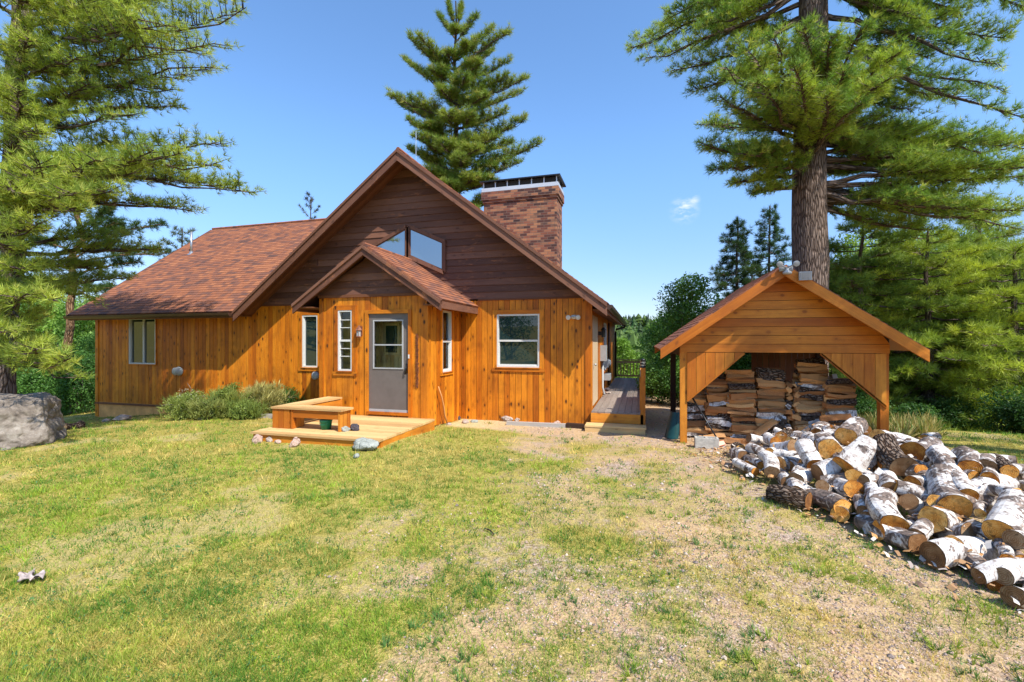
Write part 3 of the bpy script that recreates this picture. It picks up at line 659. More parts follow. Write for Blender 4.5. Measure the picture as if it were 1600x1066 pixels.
# storm door
a0, a1, z0, z1 = o_door; X = lambda a: PX0+a
w0 = opY(585, 629.5, 501.5, 575, PY, PX0)
mb = MB(); yf, yb2 = PY-.012, PY+.03
for u0, u1, v0, v1 in ((a0, w0[0], z0, z1), (w0[1], a1, z0, z1), (w0[0], w0[1], z0, w0[2]), (w0[0], w0[1], w0[3], z1)): mb.boxz((X(u0), yf, v0), (X(u1), yb2, v1))
door = mb.build('storm_door', M['doorgrey'], cabin)
mb = MB(); e = .022; zm = w0[2]+(w0[3]-w0[2])*.49
for u0, u1, v0, v1 in ((w0[0]-e, w0[0]+.006, w0[2]-e, w0[3]+e), (w0[1]-.006, w0[1]+e, w0[2]-e, w0[3]+e), (w0[0]+.006, w0[1]-.006, w0[2]-e, w0[2]+.006), (w0[0]+.006, w0[1]-.006, w0[3]-.006, w0[3]+e), (w0[0]+.006, w0[1]-.006, zm-.014, zm+.014)):
    mb.boxz((X(u0), yf-.014, v0), (X(u1), yf-.001, v1))
mb.build('door_window_frame', M['trimgrey'], door)
for v0, v1 in ((w0[2], zm-.014), (zm+.014, w0[3])):
    mb = MB(); mb.boxz((X(w0[0]), PY+.004, v0), (X(w0[1]), PY+.009, v1)); mb.build('pane', M['glass'], door)
mb = MB(); hx_ = X(a1)-.05
mb.tube([(hx_, yf-.005, z0+.98), (hx_, yf-.05, z0+.95), (hx_-.01, yf-.055, z0+.86), (hx_-.03, yf-.03, z0+.80)], .014, 8); mb.board((hx_-.02, yf-.012, z0+.82), (.04, 0, 0), (0, 0, .2), (0, .011, 0)); mb.build('handle', M['black'], door, True)
mb = MB(); mb.boxz((X(a0)+.01, yf-.008, z0-.0), (X(a1)-.01, yf-.001, z0+.05)); mb.build('kick_plate', M['trimgrey'], door)
mb = MB(); t = .075
mb.boxz((X(a0)-t, PY-.055, .16), (X(a0), PY-.021, z1+t)); mb.boxz((X(a1), PY-.055, .16), (X(a1)+t, PY-.021, z1+t)); mb.board((X(a0), PY-.055, z1), (0, 0, t), (a1-a0, 0, 0), (0, .034, 0)); mb.board((X(a0)-.02, PY-.075, z0-.06), (0, 0, .06), (a1-a0+.04, 0, 0), (0, .08, 0))
mb.build('door_casing', M['cedar'], cabin)
# gable window: two parallelogram panes
def gp(px, py, d=0.): x, z = hy(px, py, WY-d); return Vector((x, WY-d, z))
pr = [gp(640.5, 357.5, .05), gp(691.6, 379.5, .05), gp(691.6, 422, .05), gp(640.5, 399.5, .05)]
hgt = pr[0].z-pr[3].z; cx_ = (pr[0].x-.06)
plf = [Vector((2*cx_-p.x, p.y, p.z)) for p in pr]
gw = None
for pts in (pr, plf):
    mb = MB(); ce = sum(pts, Vector())/4
    for i in range(4):
        A, B = pts[i], pts[(i+1) % 4]; d = (B-A).normalized(); nrm = Vector((-d.z, 0, d.x)); nrm = nrm if nrm.dot(A-ce) > 0 else -nrm
        ex = .0
        q_ = [A, B, B+nrm*.085+d*.06, A+nrm*.085-d*.06]; mb.prism([v+Vector((0, -.03, 0)) for v in q_], (0, .10, 0))
        q_ = [A, B, B-nrm*.02, A-nrm*.02]; mb.prism([v+Vector((0, -.012, 0)) for v in q_], (0, .04, 0))
    wf = mb.build('gable_window', M['brown'], cabin)
    mb = MB(); mb.prism(pts, (0, .006, 0)); mb.build('pane', M['skyglass'], wf)
# vents, lamps and boxes on the walls
x_, z_ = hy(489, 411, WY); mb = MB(); mb.board((x_-.17, WY-.045, z_-.09), (.34, 0, 0), (0, 0, .18), (0, .03, 0)); 
for i in range(4): mb.board((x_-.15, WY-.052, z_-.075+i*.04), (.3, 0, 0), (0, 0, .022), (0, .01, 0))
mb.build('gable_vent', M['brown'], cabin)
def lathe(mb, c, prof, axis=(0, 0, 1), n=16, mi=0):
    c = Vector(c); ax = Vector(axis).normalized(); qd = ax.to_track_quat('Z', 'Y'); k = len(prof)
    for i in range(k-1):
        for j in range(n):
            t0, t1 = 2*math.pi*j/n, 2*math.pi*(j+1)/n
            P = lambda r, z, t: c+qd @ Vector((r*math.cos(t), r*math.sin(t), z))
            (r0, z0), (r1, z1) = prof[i], prof[i+1]
            vs = [P(r0, z0, t0), P(r0, z0, t1), P(r1, z1, t1), P(r1, z1, t0)]
            if r0 < 1e-6: vs = [vs[0], vs[2], vs[3]]
            elif r1 < 1e-6: vs = vs[:3]
            mb.face(vs, [(j/n*.3, z0, .5)]*len(vs), mi)
x_, z_ = hy(282, 580, WY); mb = MB(); lathe(mb, (x_, WY-.02, z_), [(.13, 0), (.14, .03), (.12, .04), (.11, .16), (.06, .18), (0, .18)], (0, -1, 0)); dv = mb.build('exhaust_vent', M['greymetal'], cabin, True)
x_, z_ = hy(497, 587, WY); mb = MB(); lathe(mb, (x_-.05, WY-.02, z_), [(.11, 0), (.11, .05), (.07, .08), (0, .08)], (0, -1, 0)); mb.build('exhaust_vent', M['greymetal'], cabin, True)
x_, z_ = hy(560.5, 520, PY-.1); mb = MB()   # carriage lantern
mb.board((x_-.04, PY-.035, z_-.06), (.08, 0, 0), (0, 0, .2), (0, .014, 0)); mb.tube([(x_, PY-.03, z_+.1), (x_, PY-.07, z_+.15), (x_, PY-.1, z_+.12)], .01, 6)
lathe(mb, (x_, PY-.1, z_-.1), [(.0, 0), (.05, .0), (.062, .015), (.05, .03)], n=6); lathe(mb, (x_, PY-.1, z_-.1), [(.05, .145), (.075, .15), (.05, .2), (.02, .225), (.012, .25), (0, .26)], n=6)
for k in range(6):
    t = k*math.pi/3; mb.tube([(x_+.05*math.cos(t), PY-.1+.05*math.sin(t), z_-.08), (x_+.052*math.cos(t), PY-.1+.052*math.sin(t), z_+.05)], .005, 4)
lan = mb.build('wall_lantern', M['copper'], cabin); mb = MB(); lathe(mb, (x_, PY-.1, z_-.075), [(.045, 0), (.045, .125)], n=6); mb.build('lamp_glass', M['greymetal'], lan)
x_, z_ = hy(897, 496, WY); mb = MB(); mb.board((x_-.05, WY-.06, z_-.04), (.1, 0, 0), (0, 0, .09), (0, .04, 0))
for dx in (-.1, .1):
    mb.tube([(x_, WY-.06, z_), (x_+dx*.6, WY-.1, z_+.01)], .012, 6); lathe(mb, (x_+dx, WY-.10, z_), [(.02, -.03), (.045, .0), (.055, .06), (.05, .065), (0, .055)], (dx*2, -1, -.2))
mb.build('floodlight', M['white'], cabin, True)
x_, z_ = hy(653, 565, PY); mb = MB()       # rusty strip hung beside the door
_, zt_ = hy(653, 522, PY); _, zb2 = hy(653, 606, PY)
rr_ = random.Random(3)
for k in range(90):
    z = zb2+(zt_-zb2)*k/90; s = .012+.016*rr_.random(); mb.board((x_-s+rr_.uniform(-.012, .012), PY-.045, z), (2*s, 0, 0), (0, 0, .018), (0, .022, 0))
mb.build('bell_chain', M['rust'], cabin)
mb = MB(); x2, z2 = hy(641, 557, PY); mb.board((x2-.012, PY-.075, z2-.04), (.024, 0, 0), (0, 0, .08), (0, .02, 0)); mb.build('doorbell', M['white'], cabin)
# side door, meter boxes, lantern, pipe
mb = MB(); mb.boxz((-1.115, WY+.25, .40), (-1.075, WY+1.5, 2.5)); sd = mb.build('side_door', M['beige_door'], cabin); mb = MB(); lathe(mb, (-1.075, WY+.36, 1.35), [(.012, 0), (.012, .03), (.032, .04), (.03, .07), (0, .075)], (1, 0, 0)); mb.build('handle', M['steel'], sd, True)
mb = MB(); mb.boxz((-1.09, 12.75, 1.35), (-.93, 13.1, 1.78)); mb.build('meter_box', M['greymetal'], cabin)
mb = MB(); mb.boxz((-1.09, 14.0, 1.1), (-.96, 14.25, 1.35)); lathe(mb, (-.96, 14.12, 1.24), [(.09, 0), (.09, .05), (.05, .08), (0, .08)], (1, 0, 0)); mb.build('meter_box', M['greymetal'], cabin)
mb = MB(); mb.boxz((-1.09, 13.9, .72), (-.9, 14.5, .9)); mb.build('wall_vent', M['greymetal'], cabin)
mb = MB(); mb.tube([(-1.04, 12.95, 1.35), (-1.04, 12.95, .6), (-.98, 12.8, .42)], .03, 8); mb.build('conduit', M['greymetal'], cabin, True)
mb = MB(); lathe(mb, (-.96, 12.2, 2.0), [(.0, 0), (.05, 0), (.055, .18), (.08, .19), (.02, .26), (0, .27)], n=6); mb.boxz((-1.09, 12.15, 2.05), (-1.0, 12.25, 2.15)); mb.build('wall_lantern', M['black'], cabin)
# plumbing vent on the wing roof
p = at(299, 398, 15.2); yv = RY+(p.z-EZ)/.77
d = ray(299, 398); t = (RY-EZ/.77+CAMZ/.77)/(d.y-d.z/.77); b = d*t; b = Vector((b.x, b.y, CAMZ+b.z))
mb = MB(); mb.tube([b-Vector((0, 0, .1)), b+Vector((0, 0, .84))], .04, 10); lathe(mb, b+Vector((0, 0, -.02)), [(.16, -.02), (.08, .06), (.05, .14), (.04, .14)]); mb.build('vent_pipe', M['steel'], cabin, True)
mb = MB(); x_, z_ = hy(650, 205, 14.5); mb.tube([(x_, 14.5, 5.0), (x_, 14.5, z_)], .011, 6); mb.build('mast', M['steel'], cabin)
# chimney
cx0, cx1, cy0, cy1 = -4.5, -2.22, 12.6, 13.5
mb = MB()
def cbox(x0, x1, y0, y1, z0, z1, off=0):
    f = [((x0, y0), (x1, y0)), ((x1, y0), (x1, y1)), ((x1, y1), (x0, y1)), ((x0, y1), (x0, y0))]; s = off
    for (ax_, ay), (bx, by) in f:
        L = math.hypot(bx-ax_, by-ay); mb.face([(ax_, ay, z0), (bx, by, z0), (bx, by, z1), (ax_, ay, z1)], [(s, z0, 0), (s+L, z0, 0), (s+L, z1, 0), (s, z1, 0)]); s += L
    mb.face([(x0, y0, z1), (x1, y0, z1), (x1, y1, z1), (x0, y1, z1)], [(0, 0, 0), (x1-x0, 0, 0), (x1-x0, y1-y0, 0), (0, y1-y0, 0)]); mb.face([(x0, y1, z0), (x1, y1, z0), (x1, y0, z0), (x0, y0, z0)], [(0, 0, 0)]*4)
_, zt = hy(815, 296, cy0); _, z3 = hy(815, 313, cy0)
cbox(cx0+.06, cx1-.06, cy0, cy1, 3.0, z3, 0); cbox(cx0+.03, cx1-.03, cy0-.03, cy1+.03, z3, z3+.078); cbox(cx0, cx1, cy0-.06, cy1+.06, z3+.078, zt)
ch = mb.build('chimney', M['brick'], cabin)
mb = MB(); mb.box((cx0+.01, cy0-.05, zt), (cx1-.01, cy1+.05, zt+.11)); mb.build('flashing', M['aluflash'], ch)
mb = MB(); za_ = zt+.11; zc = za_+.17
for x, y in [(cx0+.06+(cx1-cx0-.12)*i/6, y) for i in range(7) for y in (cy0, cy1)]+[(cx0+.06, cy0+.4), (cx1-.06, cy0+.4)]:
    mb = MB(); mb.box((x-.014, y-.014, za_), (x+.014, y+.014, zc)); mb.build('cap_post', M['aluflash'], ch)
mb = MB(); mb.box((cx0+.07, cy0+.008, za_), (cx1-.07, cy0+.013, zc-.01)); mb.box((cx1-.075, cy0+.02, za_), (cx1-.07, cy1-.02, zc-.01)); mb.box((cx0+.07, cy0+.02, za_), (cx0+.075, cy1-.02, zc-.01)); mb.box((cx0+.07, cy1-.013, za_), (cx1-.07, cy1-.008, zc-.01)); mb.build('spark_screen', M['darkint'], ch)
mb = MB(); mb.box((cx0-.04, cy0-.09, zc), (cx1+.05, cy1+.09, zc+.035)); mb.build('chimney_cap', M['black'], ch)

# ---------------------------------------------------------------- decks
def deckboards(mb, x0, x1, y0, y1, z, w=.14, along='x', th=.035):
    a = y0 if along == 'x' else x0; e = y1 if along == 'x' else x1
    while a < e-.01:
        b = min(a+w, e)-.006; dz = rnd.uniform(-.002, .002)
        if along == 'x': mb.board((x0+rnd.uniform(0, .01), a, z-th+dz), (0, b-a, 0), (x1-x0, 0, 0), (0, 0, th))
        else: mb.board((a, y0, z-th+dz), (b-a, 0, 0), (0, y1-y0, 0), (0, 0, th))
        a += w
pd = empty('porch_deck', (-5.2, 7.5, .1), 'low platform of pale planks before the grey storm door', 'deck')
mb = MB(); deckboards(mb, -6.6, -4.05, 6.42, PY-.03, .31); mb.build('deck_boards', M['deckwood'], pd)
mb = MB(); mb.board((-6.56, 6.45, .07), (0, 0, .2), (2.47, 0, 0), (0, .04, 0)); mb.board((-4.09, 6.5, .07), (0, 0, .2), (0, 1.98, 0), (.04, 0, 0)); mb.board((-6.58, 6.5, .07), (0, 0, .2), (0, 1.98, 0), (.04, 0, 0)); mb.build('rim_board', M['cedar_shed'], pd)
bn = empty('corner_bench', (-5.8, 7.2, .31), 'L-shaped orange plank bench on the corner of the porch deck', 'bench')
mb = MB(); 
for i in range(3): mb.board((-6.52, 6.80+i*.12, .665), (0, .115, 0), (1.5, 0, 0), (0, 0, .035))
mb.build('seat', M['deckwood'], bn)
mb = MB()
for i in range(3): mb.board((-6.52+i*.125, 7.17, .667), (.12, 0, 0), (0, 1.2, 0), (0, 0, .035))
mb.build('seat', M['deckwood'], bn)
for y_, x_ in ((6.84, -6.50), (6.84, -5.24), (7.6, -6.50)):
    pass
def leg(x0, x1, y0, y1):
    mb = MB(); n = 3
    if x1-x0 > y1-y0:
        for i in range(n): mb.board((x0+(x1-x0)*i/n, y0, .312), ((x1-x0)/n-.008, 0, 0), (0, 0, .35), (0, y1-y0, 0))
    else:
        for i in range(n): mb.board((x0, y0+(y1-y0)*i/n, .312), (0, (y1-y0)/n-.008, 0), (0, 0, .35), (x1-x0, 0, 0))
    return mb.build('leg', M['cedar_shed'], bn)
leg(-5.10, -5.06, 6.82, 7.13); leg(-6.50, -6.12, 6.82, 6.86); leg(-6.50, -6.12, 8.3, 8.34); leg(-6.10, -6.06, 6.82, 7.13)
mb = MB(); mb.board((-6.1, 6.83, .52), (0, 0, .13), (1.0, 0, 0), (0, .035, 0)); mb.board((-6.14, 7.2, .52), (0, 0, .13), (0, 1.1, 0), (.035, 0, 0)); mb.board((-6.5, 7.2, .52), (0, 0, .13), (0, 1.1, 0), (.035, 0, 0)); mb.build('apron', M['cedar_shed'], bn)
bk = empty('bucket', (-5.47, 6.98, .312), 'small teal green plastic bucket under the corner bench', 'bucket')
mb = MB(); lathe(mb, (-5.47, 6.98, .314), [(0, .004), (.085, .004), (.085, 0), (.105, .15), (.113, .152), (.113, .172), (.105, .172), (.1, .16), (.08, .01), (0, .01)], n=22); mb.build('pail', M['teal'], bk, True)
mb = MB(); mb.tube([(-5.47+.11*math.cos(t), 6.98-.06*math.sin(t)-.05*math.sin(t), .474-.07*math.sin(t)) for t in [math.pi*i/10 for i in range(11)]], .004, 5); mb.build('handle', M['teal'], bk)
# side deck
sdk = empty('side_deck', (-.5, 12, .1), 'long grey plank deck running along the right side of the cabin', 'deck')
mb = MB(); deckboards(mb, -1.05, .02, 10.06, 19.6, .36, along='y'); mb.build('deck_boards', M['greydeck'], sdk)
mb = MB(); mb.board((-1.06, 10.03, .13), (0, 0, .2), (1.1, 0, 0), (0, .03, 0)); mb.board((.02, 10.06, .1), (0, 0, .23), (0, 9.5, 0), (.03, 0, 0)); mb.build('rim_board', M['cedar_shed'], sdk)
def post(x, y, z0, z1, w=.09, name='post', mat='cedar_shed'):
    mb = MB(); mb.boxz((x-w/2, y-w/2, z0), (x+w/2, y+w/2, z1)); return mb.build(name, M[mat], sdk)
p0 = post(.035, 10.08, .0, 1.33, .10)
mb = MB(); lathe(mb, (.035, 10.08, 1.33), [(.06, 0), (.062, .04), (.05, .045), (.05, .07), (.058, .072), (.058, .10), (.045, .105), (.045, .14), (.055, .145), (.05, .18), (.0, .2)]); cap = mb.build('post_light', M['black'], p0, True)
mb = MB(); lathe(mb, (.035, 10.08, 1.375), [(.059, 0), (.059, .022)]); lathe(mb, (.035, 10.08, 1.44), [(.054, 0), (.054, .02)]); mb.build('light_ring', M['steel'], p0, True)
for y_ in (12.4, 14.8, 17.2, 19.5): post(.03, y_, .0, 1.15)
mb = MB(); mb.board((-.035, 10.14, .42), (.03, 0, 0), (0, 0, .70), (0, .10, 0)) 
k = 10.3
while k < 19.4: mb.board((-.02, k, .42), (.035, 0, 0), (0, 0, .66), (0, .035, 0)); k += .13
mb.build('baluster', M['cedar_shed'], sdk)
mb = MB(); mb.board((-.03, 10.14, 1.1), (.12, 0, 0), (0, 9.4, 0), (0, 0, .035)); mb.board((-.02, 10.14, 1.02), (0, 0, .08), (0, 9.3, 0), (.035, 0, 0)); mb.board((-.02, 10.14, .42), (0, 0, .08), (0, 9.3, 0), (.035, 0, 0)); mb.board((-1.0, 19.5, 1.1), (0, .12, 0), (1.05, 0, 0), (0, 0, .035)); mb.board((-1.0, 19.55, .98), (0, 0, .09), (1.05, 0, 0), (0, .035, 0)); mb.board((-1.0, 19.55, .42), (0, 0, .07), (1.05, 0, 0), (0, .035, 0)); mb.build('rail', M['deckwood'], sdk)
mb = MB()
for i in range(8): mb.board((-.98+i*.13, 19.56, .42), (.04, 0, 0), (0, 0, .6), (0, .035, 0))
mb.build('baluster', M['deckwood'], sdk)
mb = MB(); deckboards(mb, -1.15, .09, 9.62, 10.02, .13, .13); mb.board((-1.14, 9.63, -.08), (0, 0, .17), (1.22, 0, 0), (0, .03, 0)); mb.board((.05, 9.66, -.08), (0, 0, .17), (0, .36, 0), (.03, 0, 0)); mb.build('step', M['deckwood'], sdk)

# ---------------------------------------------------------------- wood shed
shed = empty('wood_shed', (2.3, 10.3, 0), 'open orange timber wood shed with steep gable roof and angled corner braces', 'shed')
SX0, SX1, SY0, SY1 = .69, 3.93, 8.92, 11.75; AX, APZ = 2.31, 3.14; SS = .715
def sz(x): return APZ-SS*abs(x-AX)
for x in (SX0, SX1-.12):
    for y in (SY0, SY1):
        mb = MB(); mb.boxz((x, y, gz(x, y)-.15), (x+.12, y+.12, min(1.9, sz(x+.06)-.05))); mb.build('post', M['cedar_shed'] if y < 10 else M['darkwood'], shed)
mb = MB(); z = 1.69; r_ = .152
while z < APZ-.13:
    z1 = min(z+r_, APZ-.05); f = lambda q: (APZ-.06-q)/SS
    a0_, a1_ = max(SX0, AX-f(z)), min(SX1, AX+f(z)); b0_, b1_ = max(SX0, AX-f(z1)), min(SX1, AX+f(z1)); r = rnd.random(); o = rnd.random()*30
    y = SY0-.03; g_ = .007
    pts = [Vector((a0_, y, z+g_)), Vector((a1_, y, z+g_)), Vector((b1_, y+.002, z1)), Vector((b0_, y+.002, z1))]
    mb.face(pts, [(0, a0_+o, r), (0, a1_+o, r), (r_, b1_+o, r), (r_, b0_+o, r)]); 
    mb.face([Vector((a0_, y, z+g_)), Vector((a0_, y+.025, z+g_)), Vector((a1_, y+.025, z+g_)), Vector((a1_, y, z+g_))], [(0, 0, r), (.02, 0, r), (.02, 1, r), (0, 1, r)])
    z = z1
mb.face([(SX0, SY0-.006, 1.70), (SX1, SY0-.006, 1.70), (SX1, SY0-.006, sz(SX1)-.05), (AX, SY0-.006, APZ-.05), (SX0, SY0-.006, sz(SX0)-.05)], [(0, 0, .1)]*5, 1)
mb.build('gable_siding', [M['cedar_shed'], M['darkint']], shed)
for side in (0, 1):      # braces of upright boards with a raking lower edge
    mb = MB(); xw = SX0+.12 if side == 0 else 2.95; L = .95; n = 6
    for i in range(n):
        a, b = xw+L*i/n, xw+L*(i+1)/n-.006; fa = (a-xw)/L; fb = (b-xw)/L
        if side == 0: za0, zb0 = .80+.88*fa, .80+.88*fb
        else: za0, zb0 = 1.68-.88*fa, 1.68-.88*fb
        if side == 1: a += -.01; b += -.01
        r = rnd.random(); mb.prism([(a, SY0-.025, za0), (b, SY0-.025, zb0), (b, SY0-.025, 1.69), (a, SY0-.025, 1.69)], (0, .022, 0), 0, r)
    A = (xw, SY0-.0, .80) if side == 0 else (xw+L, SY0, .80); B = (xw+L, SY0, 1.68) if side == 0 else (xw, SY0, 1.68)
    mb.beam(A, B, .05, .03, (0, 0, 1)); mb.build('corner_brace', M['cedar_shed'], shed)
mb = MB(); slope_roof(mb, (.33, 8.57, 1.735), (.33, 12.1, 1.735), (X1, SS), AX-.33, .03); slope_roof(mb, (4.29, 8.57, 1.735), (4.29, 12.1, 1.735), (-X1, SS), 4.29-AX, .03); mb.build('roof', [M['shingle'], M['cedar_shed']], shed)
rake('fascia', 8.57, .33, 1.76, AX, 3.165, .15, .04, 'cedar_shed', shed, False); rake('fascia', 8.57, 4.29, 1.76, AX, 3.165, .15, .04, 'cedar_shed', shed, False)
rake('fascia', 12.13, .33, 1.76, AX, 3.165, .15, .03, 'cedar_shed', shed, False); rake('fascia', 12.13, 4.29, 1.76, AX, 3.165, .15, .03, 'cedar_shed', shed, False)
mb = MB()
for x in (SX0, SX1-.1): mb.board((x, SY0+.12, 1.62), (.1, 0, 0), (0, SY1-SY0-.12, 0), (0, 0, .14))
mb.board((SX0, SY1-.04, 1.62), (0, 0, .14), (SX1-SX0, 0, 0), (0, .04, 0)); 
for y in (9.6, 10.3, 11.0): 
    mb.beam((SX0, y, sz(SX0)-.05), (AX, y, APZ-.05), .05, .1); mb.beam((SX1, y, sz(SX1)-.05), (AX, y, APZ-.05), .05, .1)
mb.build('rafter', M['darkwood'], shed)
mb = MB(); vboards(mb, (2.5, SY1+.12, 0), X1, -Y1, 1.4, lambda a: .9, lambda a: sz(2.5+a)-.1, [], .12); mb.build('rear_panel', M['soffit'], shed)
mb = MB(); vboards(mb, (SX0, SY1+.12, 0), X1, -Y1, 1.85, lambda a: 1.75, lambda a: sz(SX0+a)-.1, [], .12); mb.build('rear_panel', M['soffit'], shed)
x, z = hy(1230, 428, 8.5); fl = MB()
fl.board((AX-.10, 8.49, APZ-.08), (.2, 0, 0), (0, 0, .07), (0, .035, 0))
for dx in (-.12, .12):
    fl.tube([(AX, 8.48, APZ-.03), (AX+dx*.6, 8.44, APZ+.0), (AX+dx, 8.42, APZ+.03)], .013, 6); lathe(fl, (AX+dx, 8.42, APZ+.03), [(.015, -.04), (.038, -.015), (.048, .035), (.042, .04), (0, .032)], (dx, -1.4, -.5))
lathe(fl, (AX, 8.44, APZ-.14), [(0, 0), (.06, .0), (.07, .03), (.03, .06), (.02, .1)]); fl.build('floodlight', M['trimgrey'], shed, True)
mb = MB(); c = Vector((AX+.27, 8.45, APZ-.17)); mb.board(c+Vector((-.09, 0, -.075)), (.18, .0, 0), (0, 0, .14), (0, .05, 0)); sl_ = mb.build('solar_light', M['trimgrey'], shed); mb = MB(); mb.board(c+Vector((-.075, -.004, -.06)), (.15, 0, 0), (0, 0, .11), (0, .003, 0)); mb.build('lens', M['greyboard'], sl_)
# ---------------------------------------------------------------- birch rounds, firewood, stones
LR = .86
def log_obj(P, ax, r, L, label, group=None, barkm='birchbark', cat='log', seed=0, r2=None, split=False, name='birch_log'):
    g = random.Random(seed+991); n = 20; m = 8; r *= LR; ax = Vector(ax).normalized(); r2 = None if r2 is None else r2*LR; r2 = r2 or r*g.uniform(.9, 1.06)
    h = [(g.uniform(-.05, .05), g.uniform(0, 6.28), k) for k in (2, 3, 5)]; bend = g.uniform(-.015, .015)
    mb = MB(); rg = []
    kn = [(g.uniform(-L*.4, L*.4), g.uniform(0, 6.28)) for _ in range(2)]
    for i in range(m+1):
        z = -L/2+L*i/m; t = i/m; R0 = r+(r2-r)*t; ring = []
        for k in range(n):
            th = 2*math.pi*k/n; q = R0*(1+sum(a*math.sin(kk*th+p+z*2) for a, p, kk in h))+g.uniform(-.0015, .0015)
            for kz, kt in kn:
                dd = (z-kz)**2/.0014+(math.atan2(math.sin(th-kt), math.cos(th-kt)))**2/.12; q += .014*math.exp(-dd)
            ring.append(((q*math.cos(th)+bend*math.cos(math.pi*(t-.5))*4, q*math.sin(th), z), (th*R0, z+seed*.7, .5)))
        rg.append(ring)
    for i in range(m):
        for k in range(n):
            a, b, c, d = rg[i][k], rg[i][(k+1) % n], rg[i+1][(k+1) % n], rg[i+1][k]; w = [x[1] for x in (a, b, c, d)]
            if k == n-1: w[1] = (2*math.pi*r, w[1][1], .5); w[2] = (2*math.pi*r, w[2][1], .5)
            mb.face([x[0] for x in (a, b, c, d)], w)
    q = ax.to_track_quat('Z', 'Y') @ Matrix.Rotation(g.uniform(0, 6.28), 3, 'Z').to_quaternion()
    o = mb.build(name, M[barkm]); 
    o.data.polygons.foreach_set('use_smooth', [True]*len(o.data.polygons)); o.location = P; o.rotation_mode = 'QUATERNION'; o.rotation_quaternion = q
    tag(o, label, cat, group)
    for end, sg in ((0, -1), (m, 1)):
        e = MB(); ring = [Vector(x[0]) for x in rg[end]]; c = sum(ring, Vector())/n; tl = g.uniform(-.08, .08)
        def pt(v, s): u = c+(v-c)*s; return Vector((u.x, u.y, c.z+sg*(.002 if s > .99 else .004)+ (u.x-c.x)*tl*0))
        for k in range(n):
            a, b = ring[k], ring[(k+1) % n]
            f = [pt(a, .985), pt(b, .985), pt(b, .5), pt(a, .5)]; f2 = [pt(a, .5), pt(b, .5), pt(c, 0)]
            if sg < 0: f = f[::-1]; f2 = f2[::-1]
            e.face(f, [(v.x, v.y, 0) for v in f]); e.face(f2, [(v.x, v.y, 0) for v in f2])
        ch_ = e.build('cut_end', M['cutend']); ch_.parent = o
    return o
FE = np.array([(.55, 8.2), (.98, 7.15), (1.12, 6.5), (1.42, 5.3), (1.78, 4.55), (2.06, 3.95), (2.22, 3.55), (2.4, 2.9), (2.6, 2.2)])
def fdist(x, y):
    best = 1e9; sg = -1
    for i in range(len(FE)-1):
        a, b = FE[i], FE[i+1]; d = b-a; t = min(1, max(0, ((x-a[0])*d[0]+(y-a[1])*d[1])/d.dot(d))); c = a+d*t; e = math.hypot(x-c[0], y-c[1])
        if e < best: best = e; sg = 1 if (x-c[0])*(-d[1])+(y-c[1])*d[0] > 0 else -1
    return best*sg
def pileh(x, y):
    d = fdist(x, y)
    h = min(.44*max(d, 0), .60) if d < 1.75 else max(.60-.5*(d-1.75), 0)
    h *= 1-.999*float(sstep(7.5, 8.5, y))*1.0
    if y > 6.6: h = min(h, .12+.62*max(0, x-1.3)) 
    return h
def pile_t(px, py):
    d = ray(px, py); t = 1.5; 
    while t < 12:
        p = d*t; z = CAMZ+d.z*t
        if z < gz(p.x, p.y)+pileh(p.x, p.y): return t
        t += .02
    return 9.
def klog(pa, pb, rp, label, L=.42, near=True, lift=0., bark_='birchbark', seed=None, cat='log', grp=None, zmin=True):
    """pa the end towards the viewer (pixel), pb the other end; rp radius in px at pa"""
    ta = pile_t(pa[0], pa[1]+rp*.3); r = rp*ta/F
    A = at(pa[0], pa[1], ta); d = ray(*pb); dA = A-Vector((0, 0, CAMZ))
    # second end: |d*t - dA| = L, the farther root if near
    a = d.dot(d); b = -2*d.dot(dA); c = dA.dot(dA)-L*L; D = b*b-4*a*c
    t = (-b+(math.sqrt(D) if near else -math.sqrt(D)))/(2*a) if D > 0 else -b/(2*a)
    B = Vector((0, 0, CAMZ))+d*t
    if (B-A).length < L*.9: pass
    for Q in (A, B):
        g_ = gz(Q.x, Q.y)+r*.8
        if Q.z < g_: Q.z = g_
        up_ = gz(Q.x, Q.y)+pileh(Q.x, Q.y)+r*1.5
        if Q.z > up_: Q.z = up_
    ax = (A-B); Lr = min(max(ax.length, .25), L*1.25)
    ctr = (A+B)/2
    return log_obj(ctr, ax, r, Lr, label, grp, bark_, cat, seed if seed is not None else int(pa[0]*7+pa[1]))
